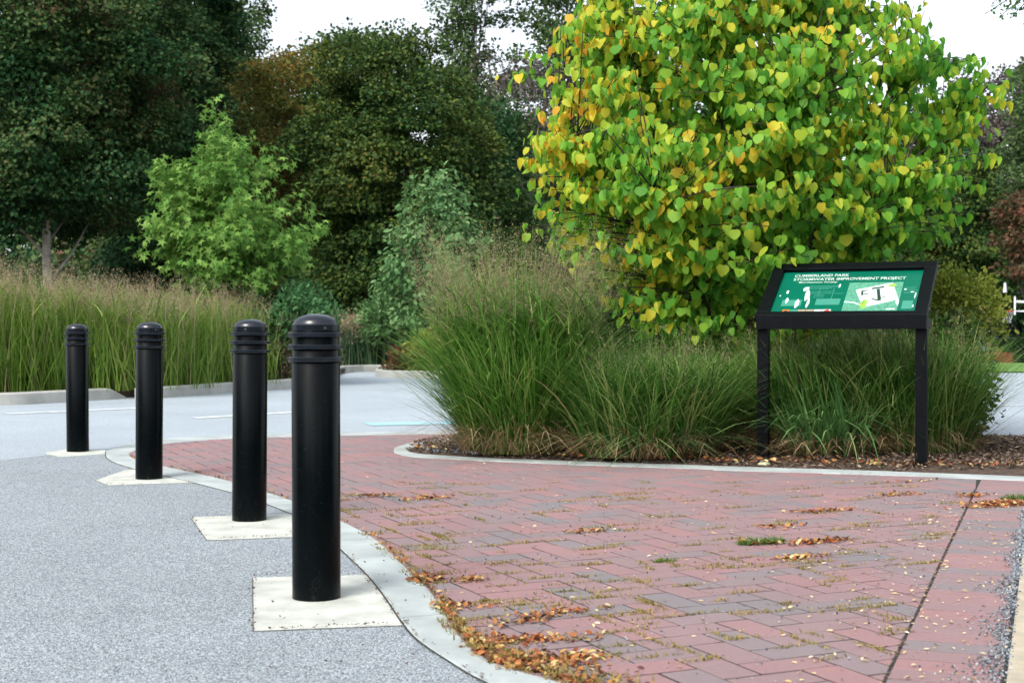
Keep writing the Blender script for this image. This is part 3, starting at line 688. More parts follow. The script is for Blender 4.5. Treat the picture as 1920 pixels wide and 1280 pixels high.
clump('switchgrass', 'tallest fountain-shaped grass clump with tan seed haze, at the left tip of the planter', .06, 10.50, .38, .28, 4000, 1.18, .0095, .33, .30, M['grass'], 11, heads=560, per=40, spread=.12, headh=1.45, dry=800, hr=(.3, 1.0), headlean=.75, cl=9, ct=.66)
clump('switchgrass', 'shorter clump of arching grass between the tall clump and the sign, spilling over the edging', 1.00, 10.16, .50, .28, 2800, .94, .0095, .28, .42, M['grassdark'], 12, heads=300, per=9, spread=.09, headh=1.02, dry=800, hr=(.3, 1))
clump('broad_leaf_grass', 'low tuft of broad green blades drooping over the concrete edging', 1.0, 9.98, .34, .08, 240, .48, .013, .45, .75, M['grassblue'], 13, dry=160, flop=.7)
clump('reed_grass', 'grass clump with long pale drooping blades filling the space under the sign', 2.40, 10.36, .52, .24, 2800, 1.0, .010, .22, .34, M['grassdark'], 14, heads=260, per=10, headh=1.0, dry=900, hr=(.3, 1))
clump('broad_leaf_grass', 'tuft of wide arching green blades in front, under the sign', 2.28, 9.96, .28, .08, 260, .74, .016, .22, .50, M['grassblue'], 15, dry=200, flop=.8)
clump('reed_grass', 'dark loose grass clump to the right of the sign, with wiry stems leaning over the road', 2.98, 10.35, .44, .34, 3000, 1.06, .009, .26, .34, M['grassdark'], 16, heads=300, per=10, headh=1.02, dry=500, hr=(.3, 1))
clump('reed_grass', 'green grass clump behind the low one, below the yellow leaves', 1.60, 10.9, .62, .30, 2400, .92, .0095, .25, .28, M['grass'], 18, heads=320, per=9, spread=.09, headh=1.06, hr=(.35, 1))
# left swath behind the kerb and the far ones: one mass each
def swath(name, label, pts, per, H, mat, seed, W_=.02, heads=8, hs=24, ssz=.02, spread=.15, lo=.55, z0=.10, lean=.12):
    rng = np.random.RandomState(seed); P = np.array(pts); n = len(P)*per; i = np.repeat(np.arange(len(P)), per)
    B = np.c_[P[i, :2] + rng.normal(0, .32, (n, 2)), np.full(n, z0)]; hs_ = P[i, 2]
    V, Fc, c = blades(n, B, H*hs_*rng.uniform(lo, 1, n), np.abs(rng.normal(lean, .12, n)), np.abs(rng.normal(.12, .10, n)), W_*rng.uniform(.5, 1.2, n), rng, 4)
    t = mesh(name, V, Fc, mat); tag(t, label, 'ornamental grass', kind='stuff')
    m = len(P)*heads; i = np.repeat(np.arange(len(P)), heads); B = np.c_[P[i, :2] + rng.normal(0, .32, (m, 2)), np.full(m, z0)]
    V, Fc, c = blades(m, B, H*1.17*P[i, 2]*rng.uniform(.78, 1.05, m), np.abs(rng.normal(.10, .08, m)), np.abs(rng.normal(.10, .06, m)), np.full(m, .008), rng, 6)
    Vl, Fl = culm_leaves(c, rng, 7, H*.36, W_*1.1, .05, .72); ql = mesh('leaves', Vl, Fl, mat, t); tag(ql, kind='stuff')
    V2, F2 = seeds(c, rng, hs, spread, ssz, .3)
    F3 = np.concatenate([Fc[:, [0, 1, 2]], Fc[:, [0, 2, 3]]]); 
    V, Fc = join([(V, F3), (V2, F2)]); tag(mesh('seed_heads', V, Fc, M['seed'], t), kind='stuff')
rg = np.random.RandomState(20); pts = []
for k in range(190):
    x = rg.uniform(-340, 440); dmin = np.interp(x, [-340, 0, 238, 300, 433, 551], [18.6, 18.9, 20.2, 20.6, 22.3, 24.0]); d = dmin + rg.rand()**1.3*3.2
    pts.append(((x-960)/F*d, d, rg.uniform(.9, 1.1)*np.interp(x, [-340, 60, 200, 260, 440], [1.04, 1.02, .86, .90, .84])))
swath('switchgrass_bed', 'long band of tall green switchgrass with tan feathery tops behind the left kerb', pts, 130, 1.60, M['fargrass'], 21, W_=.013, heads=11, lo=.35, lean=.2)
pts = []
for k in range(60):
    x = rg.uniform(620, 800); d = rg.uniform(34.3, 37); pts.append(((x-960)/F*d, d, rg.uniform(.85, 1.1)))
swath('blue_grass_bed', 'distant low band of bluish grass with tan tops beyond the far kerb', pts, 110, 1.12, M['farblue'], 22, W_=.03, heads=14, ssz=.035, spread=.16)

# ------------------------------------------------------------------ heart-leaved tree (near, right)
M['heart'] = leafmat('heart_leaf', [(0, (.045,.17,.03)), (.28, (.10,.32,.035)), (.50, (.20,.46,.045)), (.66, (.36,.55,.05)), (.78, (.62,.60,.05)), (.90, (.78,.56,.05)), (1, (.66,.30,.03))], 1.0, .8, .6, .5, .42, -.19, grad=(-.04, .008), spec=.2)
def heart_tree():
    rng = np.random.RandomState(31); D = 11.7
    pr = profile([(-150,1180,1560),(-60,1090,1690),(0,1045,1712),(60,1020,1715),(120,985,1840),(160,1000,1880),(220,1010,1800),(290,965,1850),(340,965,1845),(400,985,1830),(440,1000,1780),(500,1060,1740),(560,1110,1680),(610,1160,1560)], D)
    t = empty('heart_leaved_tree', (1.98, D-.1, .05), 'large multi-stemmed tree with yellow-green heart-shaped leaves behind the sign', 'tree')
    o = np.array([1.98, D-.1, .05])
    P, N = crown_pts(pr, D, 3.6, 2150, .45, rng)
    P[:, 2] += .085*np.sin(P[:, 2]*2*np.pi/.46 + P[:, 0]*1.3 + 1.2*np.sin(P[:, 0]*1.7+P[:, 1]*2))     # foliage gathers in loose tiers
    # a few leaders poking out of the outline
    ex = np.array([W(1890,130,11.6), W(1850,118,11.7), W(1830,225,11.5), W(960,300,11.4), W(975,312,11.3), W(950,140,11.8), W(1000,100,11.8), W(1695,10,11.9), W(1780,110,11.6), W(985,430,11.3), W(1050,505,11.2), W(1100,540,11.1), W(1150,590,11.0), W(1820,150,11.6), W(1800,180,11.5), W(1860,160,11.7), W(1840,190,11.9), W(1790,215,11.4), W(1835,290,11.6), W(1080,470,11.0), W(1040,480,11.3), W(1180,600,10.9), W(1240,610,10.9), W(1300,600,10.8), W(1120,560,11.2), W(1210,570,11.2), W(1270,575,10.9), W(1340,590,10.9), W(1890,150,11.9), W(1870,175,11.7), W(1850,240,11.8), W(1770,130,11.7), W(1740,120,11.9), W(1845,340,11.6), W(1850,265,11.8), W(1810,400,11.5)])
    P = np.r_[P, ex]; N = np.r_[N, unit(ex-np.array([1.98, D, 2.0]))]
    mb = MB(); nodes = []
    tops = [(-1.6, -.5, 2.4), (-1.1, .5, 3.3), (-.5, -.7, 3.7), (-.1, .3, 4.3), (.35, -.4, 4.1), (.8, .4, 3.7), (1.2, -.4, 3.0), (1.7, .2, 2.5), (.2, -1.1, 2.6), (-.9, -1.1, 1.9), (1.0, -1.1, 2.1)]
    for k, tp in enumerate(tops):
        tp = np.array(tp)*np.array([1, 1, 1.0]); b = np.array([rng.normal(0, .10), rng.normal(0, .10), 0])
        c1 = b + np.array([tp[0]*.18, tp[1]*.18, tp[2]*.35]); c2 = b*.3+tp*np.array([.55, .55, .75])
        path = []
        for s in np.linspace(0, 1, 14):
            q = (1-s)**3*b + 3*(1-s)**2*s*c1 + 3*(1-s)*s*s*c2 + s**3*tp; q = q + rng.normal(0, .015, 3)*(s > 0); path.append(q)
            if s > .12: nodes.append((q, s, k))
            if s > .15 and len(path) > 1: nodes.append(((path[-1]+path[-2])/2, s, k))
        mb.tube(path, [.030*(1-.86*s) for s in np.linspace(0, 1, 14)], 7)
    NP = np.array([q for q, s, k in nodes]); L = []; LN = []; LD = []; LS = []
    for i in range(len(P)):
        q = P[i]-o; dz = q[2]-NP[:, 2]; cost = np.linalg.norm(NP-q, axis=1) + np.where(dz < .1, 1.2*(.1-dz), 0) ; j = np.argmin(cost + rng.uniform(0, .55, len(cost)))
        a = NP[j]; ln = np.linalg.norm(q-a); mid = (a+q)/2 + np.array([0, 0, .10*ln]) + rng.normal(0, .03, 3)
        tw = [((1-s)**2*a + 2*(1-s)*s*mid + s*s*q) for s in np.linspace(0, 1, 7)]
        mb.tube(tw, [.0065*min(1.3, .5+ln*.6)*(1-.8*s) + .0011 for s in np.linspace(0, 1, 7)], 4, False)
        nlf = int(9 + 6*rng.rand()); tt = 1 - rng.rand(nlf)*min(.85, .55/max(ln, .1)); T = np.array(tw)
        outw = unit(np.array([q[0], q[1], 0])*1.0 + 1e-6)
        for s in tt:
            f = s*6; b = min(5, int(f)); p = T[b]*(1-(f-b)) + T[b+1]*(f-b)
            side = rng.normal(0, .065, 3)*np.array([1, 1, .45]); p = p + side; p[2] -= rng.rand()*.03
            L.append(p); LN.append(outw*.6 + unit(side)*.7 + np.array([0, 0, .45]) + rng.normal(0, .5, 3)); LD.append(np.array([0, 0, -1.1]) + outw*.3 + unit(side)*.35 + rng.normal(0, .22, 3)); LS.append(.048 + .054*rng.rand()**.7)
    mb.build('trunk', M['redbark'], t, True)
    L = np.array(L); LN = np.array(LN); LD = np.array(LD); LS = np.array(LS); keep = np.ones(len(L), bool)
    for k in range(9):     # openings between the sprays, more of them towards the top
        c = np.array([rng.uniform(-1.7, 1.7), 0, rng.uniform(1.2, 3.4) if k > 8 else rng.uniform(2.0, 3.4)]); ax = unit(np.array([rng.normal(.15, .12), 1, rng.normal(.18, .10)])); q = L-c; q = q - (q@ax)[:, None]*ax; keep &= ~(np.linalg.norm(q*np.array([.75, 1, 1.25]), axis=1) < rng.uniform(.05, .12))
    L, LN, LD, LS = L[keep], LN[keep], LD[keep], LS[keep]
    sx = rng.uniform(.6, 1.08, len(L)); H2 = (HEART[0]*np.array([.86, 1, 1]) + np.array([0, 0, 1.])*(np.abs(HEART[0][:, :1])*.55 - HEART[0][:, 1:2]**2*.22), HEART[1])
    H3 = (HEART[0]*np.array([1, .92, 1]) + np.array([0, 0, 1.])*(-np.abs(HEART[0][:, :1])*.45 + (HEART[0][:, 1:2]-.4)**2*.3), HEART[1]); kk = rng.randint(0, 3, len(L)); prt = []
    for q, T in enumerate((HEART, H2, H3)): mk = kk == q; prt.append(leaves(L[mk], LN[mk], LD[mk], LS[mk], T, sx[mk]))
    V, Fc = join(prt); mesh('crown', V, Fc, M['heart'], t)
heart_tree()

# ------------------------------------------------------------------ background trees
DG = lambda nm, stops, **k: leafmat(nm, stops, **k)
M['maple'] = DG('maple_leaf', [(0, (.008,.030,.013)), (.38, (.022,.062,.018)), (.62, (.065,.115,.025)), (.86, (.13,.15,.03)), (.94, (.24,.11,.035)), (1, (.30,.08,.04))], nscale=.35, nw=.75, rw=.48, trans=.2, off=-.07)
M['darkleaf'] = DG('dark_leaf', [(0, (.006,.028,.014)), (.42, (.015,.060,.024)), (.64, (.042,.105,.033)), (.80, (.095,.13,.04)), (.92, (.13,.075,.05)), (1, (.20,.08,.055))], nscale=.35, nw=.85, rw=.35, trans=.2, off=.03)
M['oliveleaf'] = DG('olive_leaf', [(0, (.025,.06,.025)), (.5, (.07,.13,.045)), (.85, (.15,.21,.07)), (1, (.32,.27,.09))], nscale=.3, nw=.6, rw=.45, trans=.3)
M['rustleaf'] = DG('rust_leaf', [(0, (.03,.06,.015)), (.4, (.09,.13,.03)), (.65, (.20,.19,.04)), (.82, (.38,.19,.05)), (1, (.45,.14,.06))], nscale=.3, nw=.6, rw=.5, trans=.3)
M['rustdark'] = DG('brick_red_leaf', [(0, (.02,.035,.015)), (.4, (.06,.07,.03)), (.7, (.13,.06,.035)), (1, (.24,.09,.06))], nscale=.5, nw=.6, rw=.5, trans=.25)
M['youngleaf'] = DG('young_leaf', [(0, (.05,.14,.028)), (.45, (.12,.265,.05)), (.8, (.24,.40,.09)), (1, (.40,.50,.14))], nscale=.7, nw=.5, rw=.55, trans=.35)
M['silverleaf'] = DG('greyish_leaf', [(0, (.05,.125,.045)), (.5, (.12,.25,.09)), (1, (.26,.40,.17))], nscale=.7, nw=.5, rw=.55, trans=.3)
M['greybrown'] = DG('greybrown_leaf', [(0, (.05,.055,.05)), (.5, (.11,.10,.09)), (1, (.22,.18,.15))], nscale=.4, nw=.6, rw=.5, trans=.3)
M['shrubleaf'] = DG('shrub_leaf', [(0, (.03,.10,.035)), (.5, (.07,.19,.07)), (1, (.18,.33,.13))], nscale=1, nw=.5, rw=.55, trans=.3)
M['yellowshrub'] = DG('yellow_shrub_leaf', [(0, (.06,.11,.015)), (.5, (.16,.22,.03)), (.8, (.35,.38,.07)), (1, (.52,.45,.12))], nscale=2, nw=.6, rw=.5, trans=.35)
M['redshrub'] = DG('red_shrub_leaf', [(0, (.04,.03,.015)), (.5, (.10,.06,.03)), (.85, (.24,.07,.03)), (1, (.45,.10,.02))], nscale=2, nw=.5, rw=.5, trans=.25)
M['brownshrub'] = DG('brown_shrub_leaf', [(0, (.05,.045,.02)), (.5, (.14,.11,.06)), (1, (.26,.2,.1))], nscale=2, nw=.5, rw=.5, trans=.25)

tree('young_tree', 'young bright green tree with a pointed top rising out of the left grass bed', 'tree',
     [(195,402,414),(230,385,430),(262,330,500),(300,300,545),(350,300,550),(395,250,560),(440,268,610),(480,285,600),(530,300,560),(562,350,500)], 25, 3.2, 425, .1, M['youngleaf'], 90, 15, .15, .14, .05, STAR, seed=41, nl=50, flat=.8, droop=.8, branchy=True)
tree('young_tree', 'small grey-green young tree between the dark maple and the tall grass clump', 'tree',
     [(322,790,835),(345,765,865),(400,735,880),(430,708,902),(500,700,895),(560,712,865),(600,735,845)], 31, 2.2, 790, .1, M['silverleaf'], 60, 20, .14, .13, .05, OVAL, seed=42, nl=40, flat=.8, droop=.7, branchy=True)
tree('maple_tree', 'large round-topped dark maple touched with rust, in the middle of the wood edge', 'tree',
     [(70,640,760),(95,620,830),(140,600,870),(200,575,900),(270,560,930),(350,560,965),(430,570,975),(520,580,975),(610,600,950)], 44, 7.6, 770, 0, M['maple'], 520, 230, .42, .13, .22, RHOMB, seed=43, bias=.16, flat=.5)
tree('maple_tree', 'dark maple hidden behind the right shoulder of the round-topped one', 'tree',
     [(175,880,930),(220,840,975),(320,830,990),(450,830,1010),(600,840,1010)], 49, 6, 930, 0, M['darkleaf'], 220, 180, .55, .15, .2, RHOMB, seed=44, bias=.3, flat=.4)
tree('oak_tree', 'tall very dark tree with a pale bare lower trunk, at the far left', 'tree',
     [(-160,-60,230),(-60,-110,320),(40,-150,350),(140,-150,340),(250,-150,310),(340,-140,290),(400,-120,240),(430,-90,200)], 38, 7, 85, .1, M['darkleaf'], 560, 230, .42, .125, .16, RHOMB, barkm=M['palebark'], seed=45, bias=.2, flat=.52)
tree('oak_tree', 'dark tree with dull olive top, between the far left tree and the sky gap', 'tree',
     [(-160,180,420),(-60,160,440),(60,170,450),(180,200,440),(300,200,420),(420,200,400),(560,200,400)], 46, 7, 310, .1, M['darkleaf'], 480, 200, .44, .15, .2, RHOMB, seed=46, bias=.2, flat=.52)
tree('olive_leaved_tree', 'thin-crowned olive tree whose top breaks up against the white sky', 'tree',
     [(-150,300,420),(-50,270,480),(20,290,500),(60,300,520),(110,330,535),(200,350,530),(330,350,500),(450,360,500)], 58, 7, 440, 0, M['oliveleaf'], 230, 150, .42, .16, .2, RHOMB, seed=47, bias=.6, nl=30, flat=.6)
tree('rusty_tree', 'orange-tinged tree behind the young green one', 'tree',
     [(100,520,570),(125,440,590),(170,415,610),(230,400,640),(330,400,640),(450,400,640),(580,420,640)], 52, 5, 520, 0, M['rustleaf'], 230, 190, .5, .14, .2, RHOMB, seed=48, bias=.35, flat=.45)
tree('rusty_tree', 'pale rust tree top showing left of the round maple against the sky', 'tree',
     [(55,650,730),(85,570,720),(120,545,720),(180,535,720),(300,535,720),(450,540,720)], 60, 5, 620, 0, M['oliveleaf'], 150, 110, .55, .2, .2, RHOMB, seed=49, bias=.45, flat=.5)
tree('open_crowned_tree', 'tall thin tree with the sky showing through its crown, above the maple', 'tree',
     [(-120,840,900),(-30,820,950),(40,815,930),(100,820,920),(170,840,930),(230,860,940),(330,880,960)], 55, 4, 890, 0, M['oliveleaf'], 105, 100, .40, .16, .16, RHOMB, seed=50, bias=.7, nl=40, flat=.6)
tree('open_crowned_tree', 'tall green tree rising directly behind the left side of the yellow-green one', 'tree',
     [(-140,940,1120),(-40,915,1200),(60,920,1220),(120,930,1250),(220,940,1250),(350,960,1250),(500,980,1250)], 56, 6, 1040, 0, M['oliveleaf'], 200, 130, .45, .17, .2, RHOMB, seed=51, bias=.5, nl=30, flat=.55)
tree('bare_branched_tree', 'greyish brown thinning tree with pale bare branches left of the yellow-green one', 'tree',
     [(100,900,1020),(150,890,1060),(230,910,1080),(330,930,1080)], 52, 4, 985, 0, M['greybrown'], 60, 70, .4, .14, .14, RHOMB, barkm=M['palebark'], seed=52, bias=.7, nl=34, flat=.6)
# right side, on the lower ground
tree('greybrown_tree', 'greyish brown tree beyond the right edge of the yellow-green one', 'tree',
     [(125,1850,1960),(150,1800,2020),(230,1780,2050),(320,1780,2050),(430,1780,2050)], 75, 7, 1890, -1.3, M['greybrown'], 200, 120, .6, .22, .2, RHOMB, seed=53, bias=.4, flat=.5)
tree('olive_leaved_tree', 'yellow-green leafy tree at the right edge of the view', 'tree',
     [(90,1960,2060),(150,1900,2090),(230,1885,2110),(330,1880,2110),(380,1890,2110)], 60, 6, 1990, -1.3, M['oliveleaf'], 170, 120, .5, .19, .2, RHOMB, seed=54, bias=.4, flat=.5)
tree('rusty_tree', 'small tree with brick-red patches low at the right edge', 'tree',
     [(362,1900,1980),(385,1880,2000),(430,1868,2010),(470,1875,2010),(500,1885,2000)], 54, 3, 1930, -1.3, M['rustdark'], 80, 110, .4, .17, .12, RHOMB, seed=55, bias=.4, flat=.5)
tree('dark_tree', 'dark green tree filling the gap right of the sign, beyond the fence', 'tree',
     [(300,1720,1870),(350,1640,1900),(420,1600,1930),(500,1600,1960),(560,1620,1960)], 66, 6, 1790, -1.3, M['maple'], 240, 130, .55, .2, .2, RHOMB, seed=56, bias=.35, flat=.5)
tree('dark_tree', 'broad dark tree behind the centre of the yellow-green one', 'tree',
     [(150,1150,1350),(250,1050,1500),(400,1020,1650),(560,1020,1700),(640,1040,1700)], 64, 8, 1350, -.6, M['darkleaf'], 360, 120, .75, .26, .25, RHOMB, seed=57, bias=.35, flat=.5)
# far woodland mass that closes the view
def woodland():
    rng = np.random.RandomState(60); n = 5600
    X = rng.uniform(-52, 60, n); Y = rng.uniform(72, 84, n); top = np.where(X < 26, 10.3, 8) + 1.5*np.sin(X*.35) + 1.5*np.sin(X*.9+1)+ rng.normal(0, .5, n)
    top = top + 10*np.clip((-14-X)/5, 0, 1); P = np.stack([X, Y, -1.5 + (top+1.5)*rng.rand(n)**.8], 1); N = np.tile([0, -1, .3], (n, 1))
    V, Fc = clump_leaves(P, N, 40, 1.1, .50, RHOMB, rng, .6)
    tag(mesh('woodland', V, Fc, M['darkleaf']), 'dark wood closing the view behind all the separate trees', 'woodland', kind='stuff')
    n = 620; X = rng.uniform(-30, 3, n); Y = rng.uniform(50, 57, n); P = np.stack([X, Y, .2 + 4.2*rng.rand(n)], 1)
    V, Fc = clump_leaves(P, np.tile([0, -1, .3], (n, 1)), 75, .6, .25, RHOMB, rng, .6)
    tag(mesh('undergrowth', V, Fc, M['darkleaf']), 'dark undergrowth between the trunks at the wood edge', 'undergrowth', kind='stuff')
woodland()
def rear_wood():  # unseen trees added behind the camera to darken the bollards' reflections
    rng = np.random.RandomState(61); n = 1500; a = rng.uniform(math.radians(75), math.radians(285), n); r = rng.uniform(24, 31, n)
    P = np.stack([r*np.sin(a), r*np.cos(a), rng.uniform(0, 9.5, n) + np.sin(a*9)], 1); N = unit(np.c_[-P[:, :2], np.full(n, 4.)])
    V, Fc = clump_leaves(P, N, 22, 1.1, .8, RHOMB, rng, .7)
    tag(mesh('woodland', V, Fc, M['darkleaf']), 'unseen dark belt of trees behind the camera, added to be mirrored in the black bollards', 'woodland', kind='stuff')
rear_wood()
# shrubs
def shrub(name, label, prof_px, d, depth, mat, clumps, per, rc, ls, seed, z0=0.1, tmpl=OVAL, bias=.5):
    rng = np.random.RandomState(seed); pr = profile(prof_px, d); P, N = crown_pts(pr, d, depth, clumps, bias, rng)
    cx = (pr[0, 1]+pr[0, 2])/2; t = empty(name, (cx, d, z0), label, 'shrub'); o = np.array([cx, d, z0]); mb = MB()
    for i in rng.choice(len(P), min(len(P), 26), replace=False):
        q = P[i]-o; b = np.array([rng.normal(0, .08), rng.normal(0, .08), 0]); mb.tube([b, b*.5+q*.5+np.array([0, 0, .06]), q], [.012, .008, .003], 5, False)
    mb.build('stems', M['bark'], t)
    V, Fc = clump_leaves(P-o, N, per, rc, ls, tmpl, rng, .8, .5, -.2); mesh('leaves', V, Fc, mat, t)
shrub('leafy_shrub', 'leafy green shrub behind the nearest bollard, left of the far road', [(545,520,600),(560,455,620),(600,440,625),(650,445,560),(690,470,545)], 24.5, 1.6, M['shrubleaf'], 90, 70, .14, .085, 71)
shrub('leafy_shrub', 'grey-green shrub at the foot of the small young tree', [(545,715,790),(570,690,815),(600,685,820),(625,700,800)], 33.5, 1.5, M['silverleaf'], 60, 70, .2, .13, 72)
shrub('brown_shrub', 'low brownish shrub between the two nearest bollards', [(640,500,545),(660,490,560),(705,490,560)], 24.0, .8, M['brownshrub'], 26, 60, .10, .06, 73)
shrub('red_shrub', 'low dark red shrub on the far kerbed island', [(655,728,780),(668,716,790),(694,718,788)], 30.1, .9, M['redshrub'], 30, 70, .10, .07, 74)
shrub('yellow_green_shrub', 'small yellow-green plant at the left foot of the tall grass, on the far island', [(622,790,860),(640,776,880),(680,782,880),(696,800,880)], 29.6, 1.2, M['yellowshrub'], 40, 60, .13, .09, 75)
shrub('yellow_green_shrub', 'yellow-topped leafy shrub just right of the sign', [(505,1750,1790),(520,1735,1830),(545,1730,1868),(575,1730,1872),(598,1730,1893),(622,1733,1868),(650,1738,1842),(720,1745,1835),(800,1760,1820)], 11.9, .9, M['yellowshrub'], 210, 34, .09, .048, 76, z0=.03)
shrub('leafy_shrub', 'dark leafy shrub in the shade behind the right post of the sign', [(600,1640,1830),(650,1620,1845),(740,1640,1840),(820,1660,1830)], 11.3, .8, M['maple'], 150, 40, .09, .05, 77, z0=.03)

# overhanging locust branch, its tree stands outside to the right
def locust():
    rng = np.random.RandomState(81); d = 9.0; t = empty('locust_tree', (4.6, 9.3, 0), 'fine-leaved branch tips hanging into the top right corner', 'tree'); o = np.array([4.6, 9.3, 0]); mb = MB()
    mb.tube([(0,0,0),(.02,0,1.2),(-.05,.03,2.4),(-.2,0,3.4),(-.3,0,4.4)], [.09,.075,.065,.05,.02], 10)
    Ls = []; Ns = []; Ds = []
    tips = [W(1850,25,9), W(1872,34,9), W(1893,36,9.1), W(1915,20,9.0), W(1925,40,9.2), W(1862,5,8.9), W(1900,10,9.2), W(1955,60,9.1), W(1990,20,9), W(1880,-10,9), W(1940,-15,9.2)]
    hub = np.array([-.2, 0, 3.3]); knee = np.array(W(1985,-40,9.05))-o
    mb.tube([hub, (hub+knee)/2+np.array([0, 0, .1]), knee], [.035, .02, .012], 7)
    for tp in tips:
        q = np.array(tp)-o; mid = (knee+q)/2+np.array([0, 0, .05]); path = [(1-s)**2*knee+2*s*(1-s)*mid+s*s*q for s in np.linspace(0, 1, 12)]
        mb.tube(path, [.005*(1-.8*s)+.0008 for s in np.linspace(0, 1, 12)], 4, False)
        for a, b in zip(path[:-1], path[1:]):
            for k in range(7):
                p = a+(b-a)*rng.rand(); sd_ = unit(rng.normal(0, 1, 3)); Ls.append(p+sd_*.012); Ns.append(rng.normal(0, 1, 3)+np.array([0,0,.5])); Ds.append(sd_+np.array([0,0,-.6]))
    mb.build('trunk', M['redbark'], t, True); Ls = np.array(Ls); V, Fc = leaves(Ls, np.array(Ns), np.array(Ds), rng.uniform(.018, .034, len(Ls)), OVAL); mesh('crown', V, Fc, M['shrubleaf'], t)
locust()

# ------------------------------------------------------------------ loose bits on the ground
M['litter'] = island('fallen_leaf', [(0, (.07,.03,.02)), (.25, (.20,.055,.02)), (.45, (.34,.10,.03)), (.65, (.38,.16,.04)), (.85, (.45,.30,.09)), (1, (.55,.46,.25))], .8, 60, .25, 0)
M['palelitter'] = island('dry_leaflet', [(0, (.40,.22,.09)), (.4, (.55,.40,.18)), (.8, (.66,.56,.32)), (1, (.72,.66,.48))], .8, 60, .2, 0)
M['moss'] = leafmat('joint_weed', [(0, (.09,.10,.03)), (.4, (.20,.19,.05)), (.7, (.36,.28,.09)), (1, (.50,.30,.12))], 8, .5, .6, .25, .7)
M['weed'] = leafmat('green_weed', [(0, (.03,.09,.02)), (.6, (.08,.20,.03)), (1, (.2,.3,.08))], 8, .4, .6, .3, .6)
M['grit'] = island('grit', [(0, (.04,.05,.06)), (.4, (.13,.15,.17)), (.75, (.25,.29,.33)), (1, (.45,.48,.5))], .85, 60, .2, 0)
def scatter(P, size, mat, name, label, cat, seed, tmpl=OVAL, tilt=.35, zz=.004):
    rng = np.random.RandomState(seed); n = len(P); P = np.c_[P[:, :2], np.full(n, zz)+rng.rand(n)*.004] if P.shape[1] == 2 else P
    a = rng.uniform(0, 2*np.pi, n); D = np.stack([np.cos(a), np.sin(a), rng.uniform(0, tilt, n)], 1); N = np.c_[rng.normal(0, tilt, (n, 2)), np.ones(n)]
    V, Fc = leaves(P, N, D, size*rng.uniform(.5, 1.3, n), tmpl); return tag(mesh(name, V, Fc, mat), label, cat, kind='stuff')
rg = np.random.RandomState(90)
def inreg(P): return P[[inside(p, region) for p in P]]
# thin general scatter over the bricks, thicker to the lower right
n = 5200; P = np.c_[rg.uniform(-2.4, 3.4, n), 3.3 + 6.6*rg.rand(n)**1.2]; P = inreg(P)
keep = rg.rand(len(P)) < np.clip(.16 + .30*(P[:, 0]+.3)/2*(P[:, 1] < 8), .10, .62); P = P[keep]
S2 = J0 + ju*rg.uniform(-.6, 4.6, 520)[:, None] + jn*rg.uniform(-.25, .30, 520)[:, None]
scatter(np.r_[P, S2], .019, M['palelitter'], 'leaf_litter', 'pale dry leaflets scattered over the brick paving', 'leaf litter', 1, (OVAL[0]*np.array([.75, 1, 1]), OVAL[1]))
def pile(c, rx, ry, n, rot=ang):
    g = rg.normal(0, .42, (n, 2)); x = g[:, 0]*rx; y = g[:, 1]*ry; c = np.array(G(*c)[:2]); return np.c_[c[0]+x*math.cos(rot)-y*math.sin(rot), c[1]+x*math.sin(rot)+y*math.cos(rot)]
edge = resample(smooth(in_l, 8), 400); eoff = []
for k in range(5200):
    i = rg.randint(0, 399); p = edge[i]; tdir = edge[min(399, i+1)]-edge[max(0, i-1)]; tdir /= np.linalg.norm(tdir); nn = np.array([-tdir[1], tdir[0]])
    if nn[0] < 0 and p[1] > 3.2: nn = -nn if inside(p - nn*.1, region) else nn
    if not inside(p + nn*.08, region): nn = -nn
    amt = np.interp(p[1], [2.6, 3.55, 3.9, 4.25, 4.7, 5.2, 6, 8, 11], [.8, .9, .9, .38, .14, .12, .03, .02, .02])
    if rg.rand() < amt: eoff.append(p + nn*(abs(rg.normal(0, 1))*.06*amt*np.interp(p[1], [3, 4, 5], [1.2, 1.2, .8]) + .004))
heap = np.array(eoff)
patches = [((1430,1020),.22,.05,70),((1540,1018),.26,.05,150),((1500,1048),.18,.04,110),((1690,929),.25,.06,70),((1820,931),.14,.06,90),((1895,945),.30,.10,340),((1870,950),.3,.06,200),((1540,960),.25,.05,90),((700,932),.25,.05,60),((800,936),.3,.05,90),((1100,998),.2,.04,50),((1465,990),.25,.04,50),((1700,905),.3,.05,40),
           ((850,1140),.2,.05,80),((990,1165),.25,.05,90),((1070,1150),.2,.04,50),((980,1205),.3,.05,200),((1085,1235),.15,.05,60),((1000,1245),.3,.07,260),((880,1090),.10,.05,50),((795,1088),.14,.06,110)]
PP = np.concatenate([inreg(pile(c, a*.8, b*1.7, n, rg.uniform(-.3, .8))) if c[0] < 1500 else pile(c, a, b*1.2, n) for c, a, b, n in patches] + [heap])
scatter(PP, .024, M['litter'], 'fallen_leaves', 'rust and orange fallen leaves heaped along the inside of the concrete ribbon', 'fallen leaves', 2, OVAL, .7, .006)
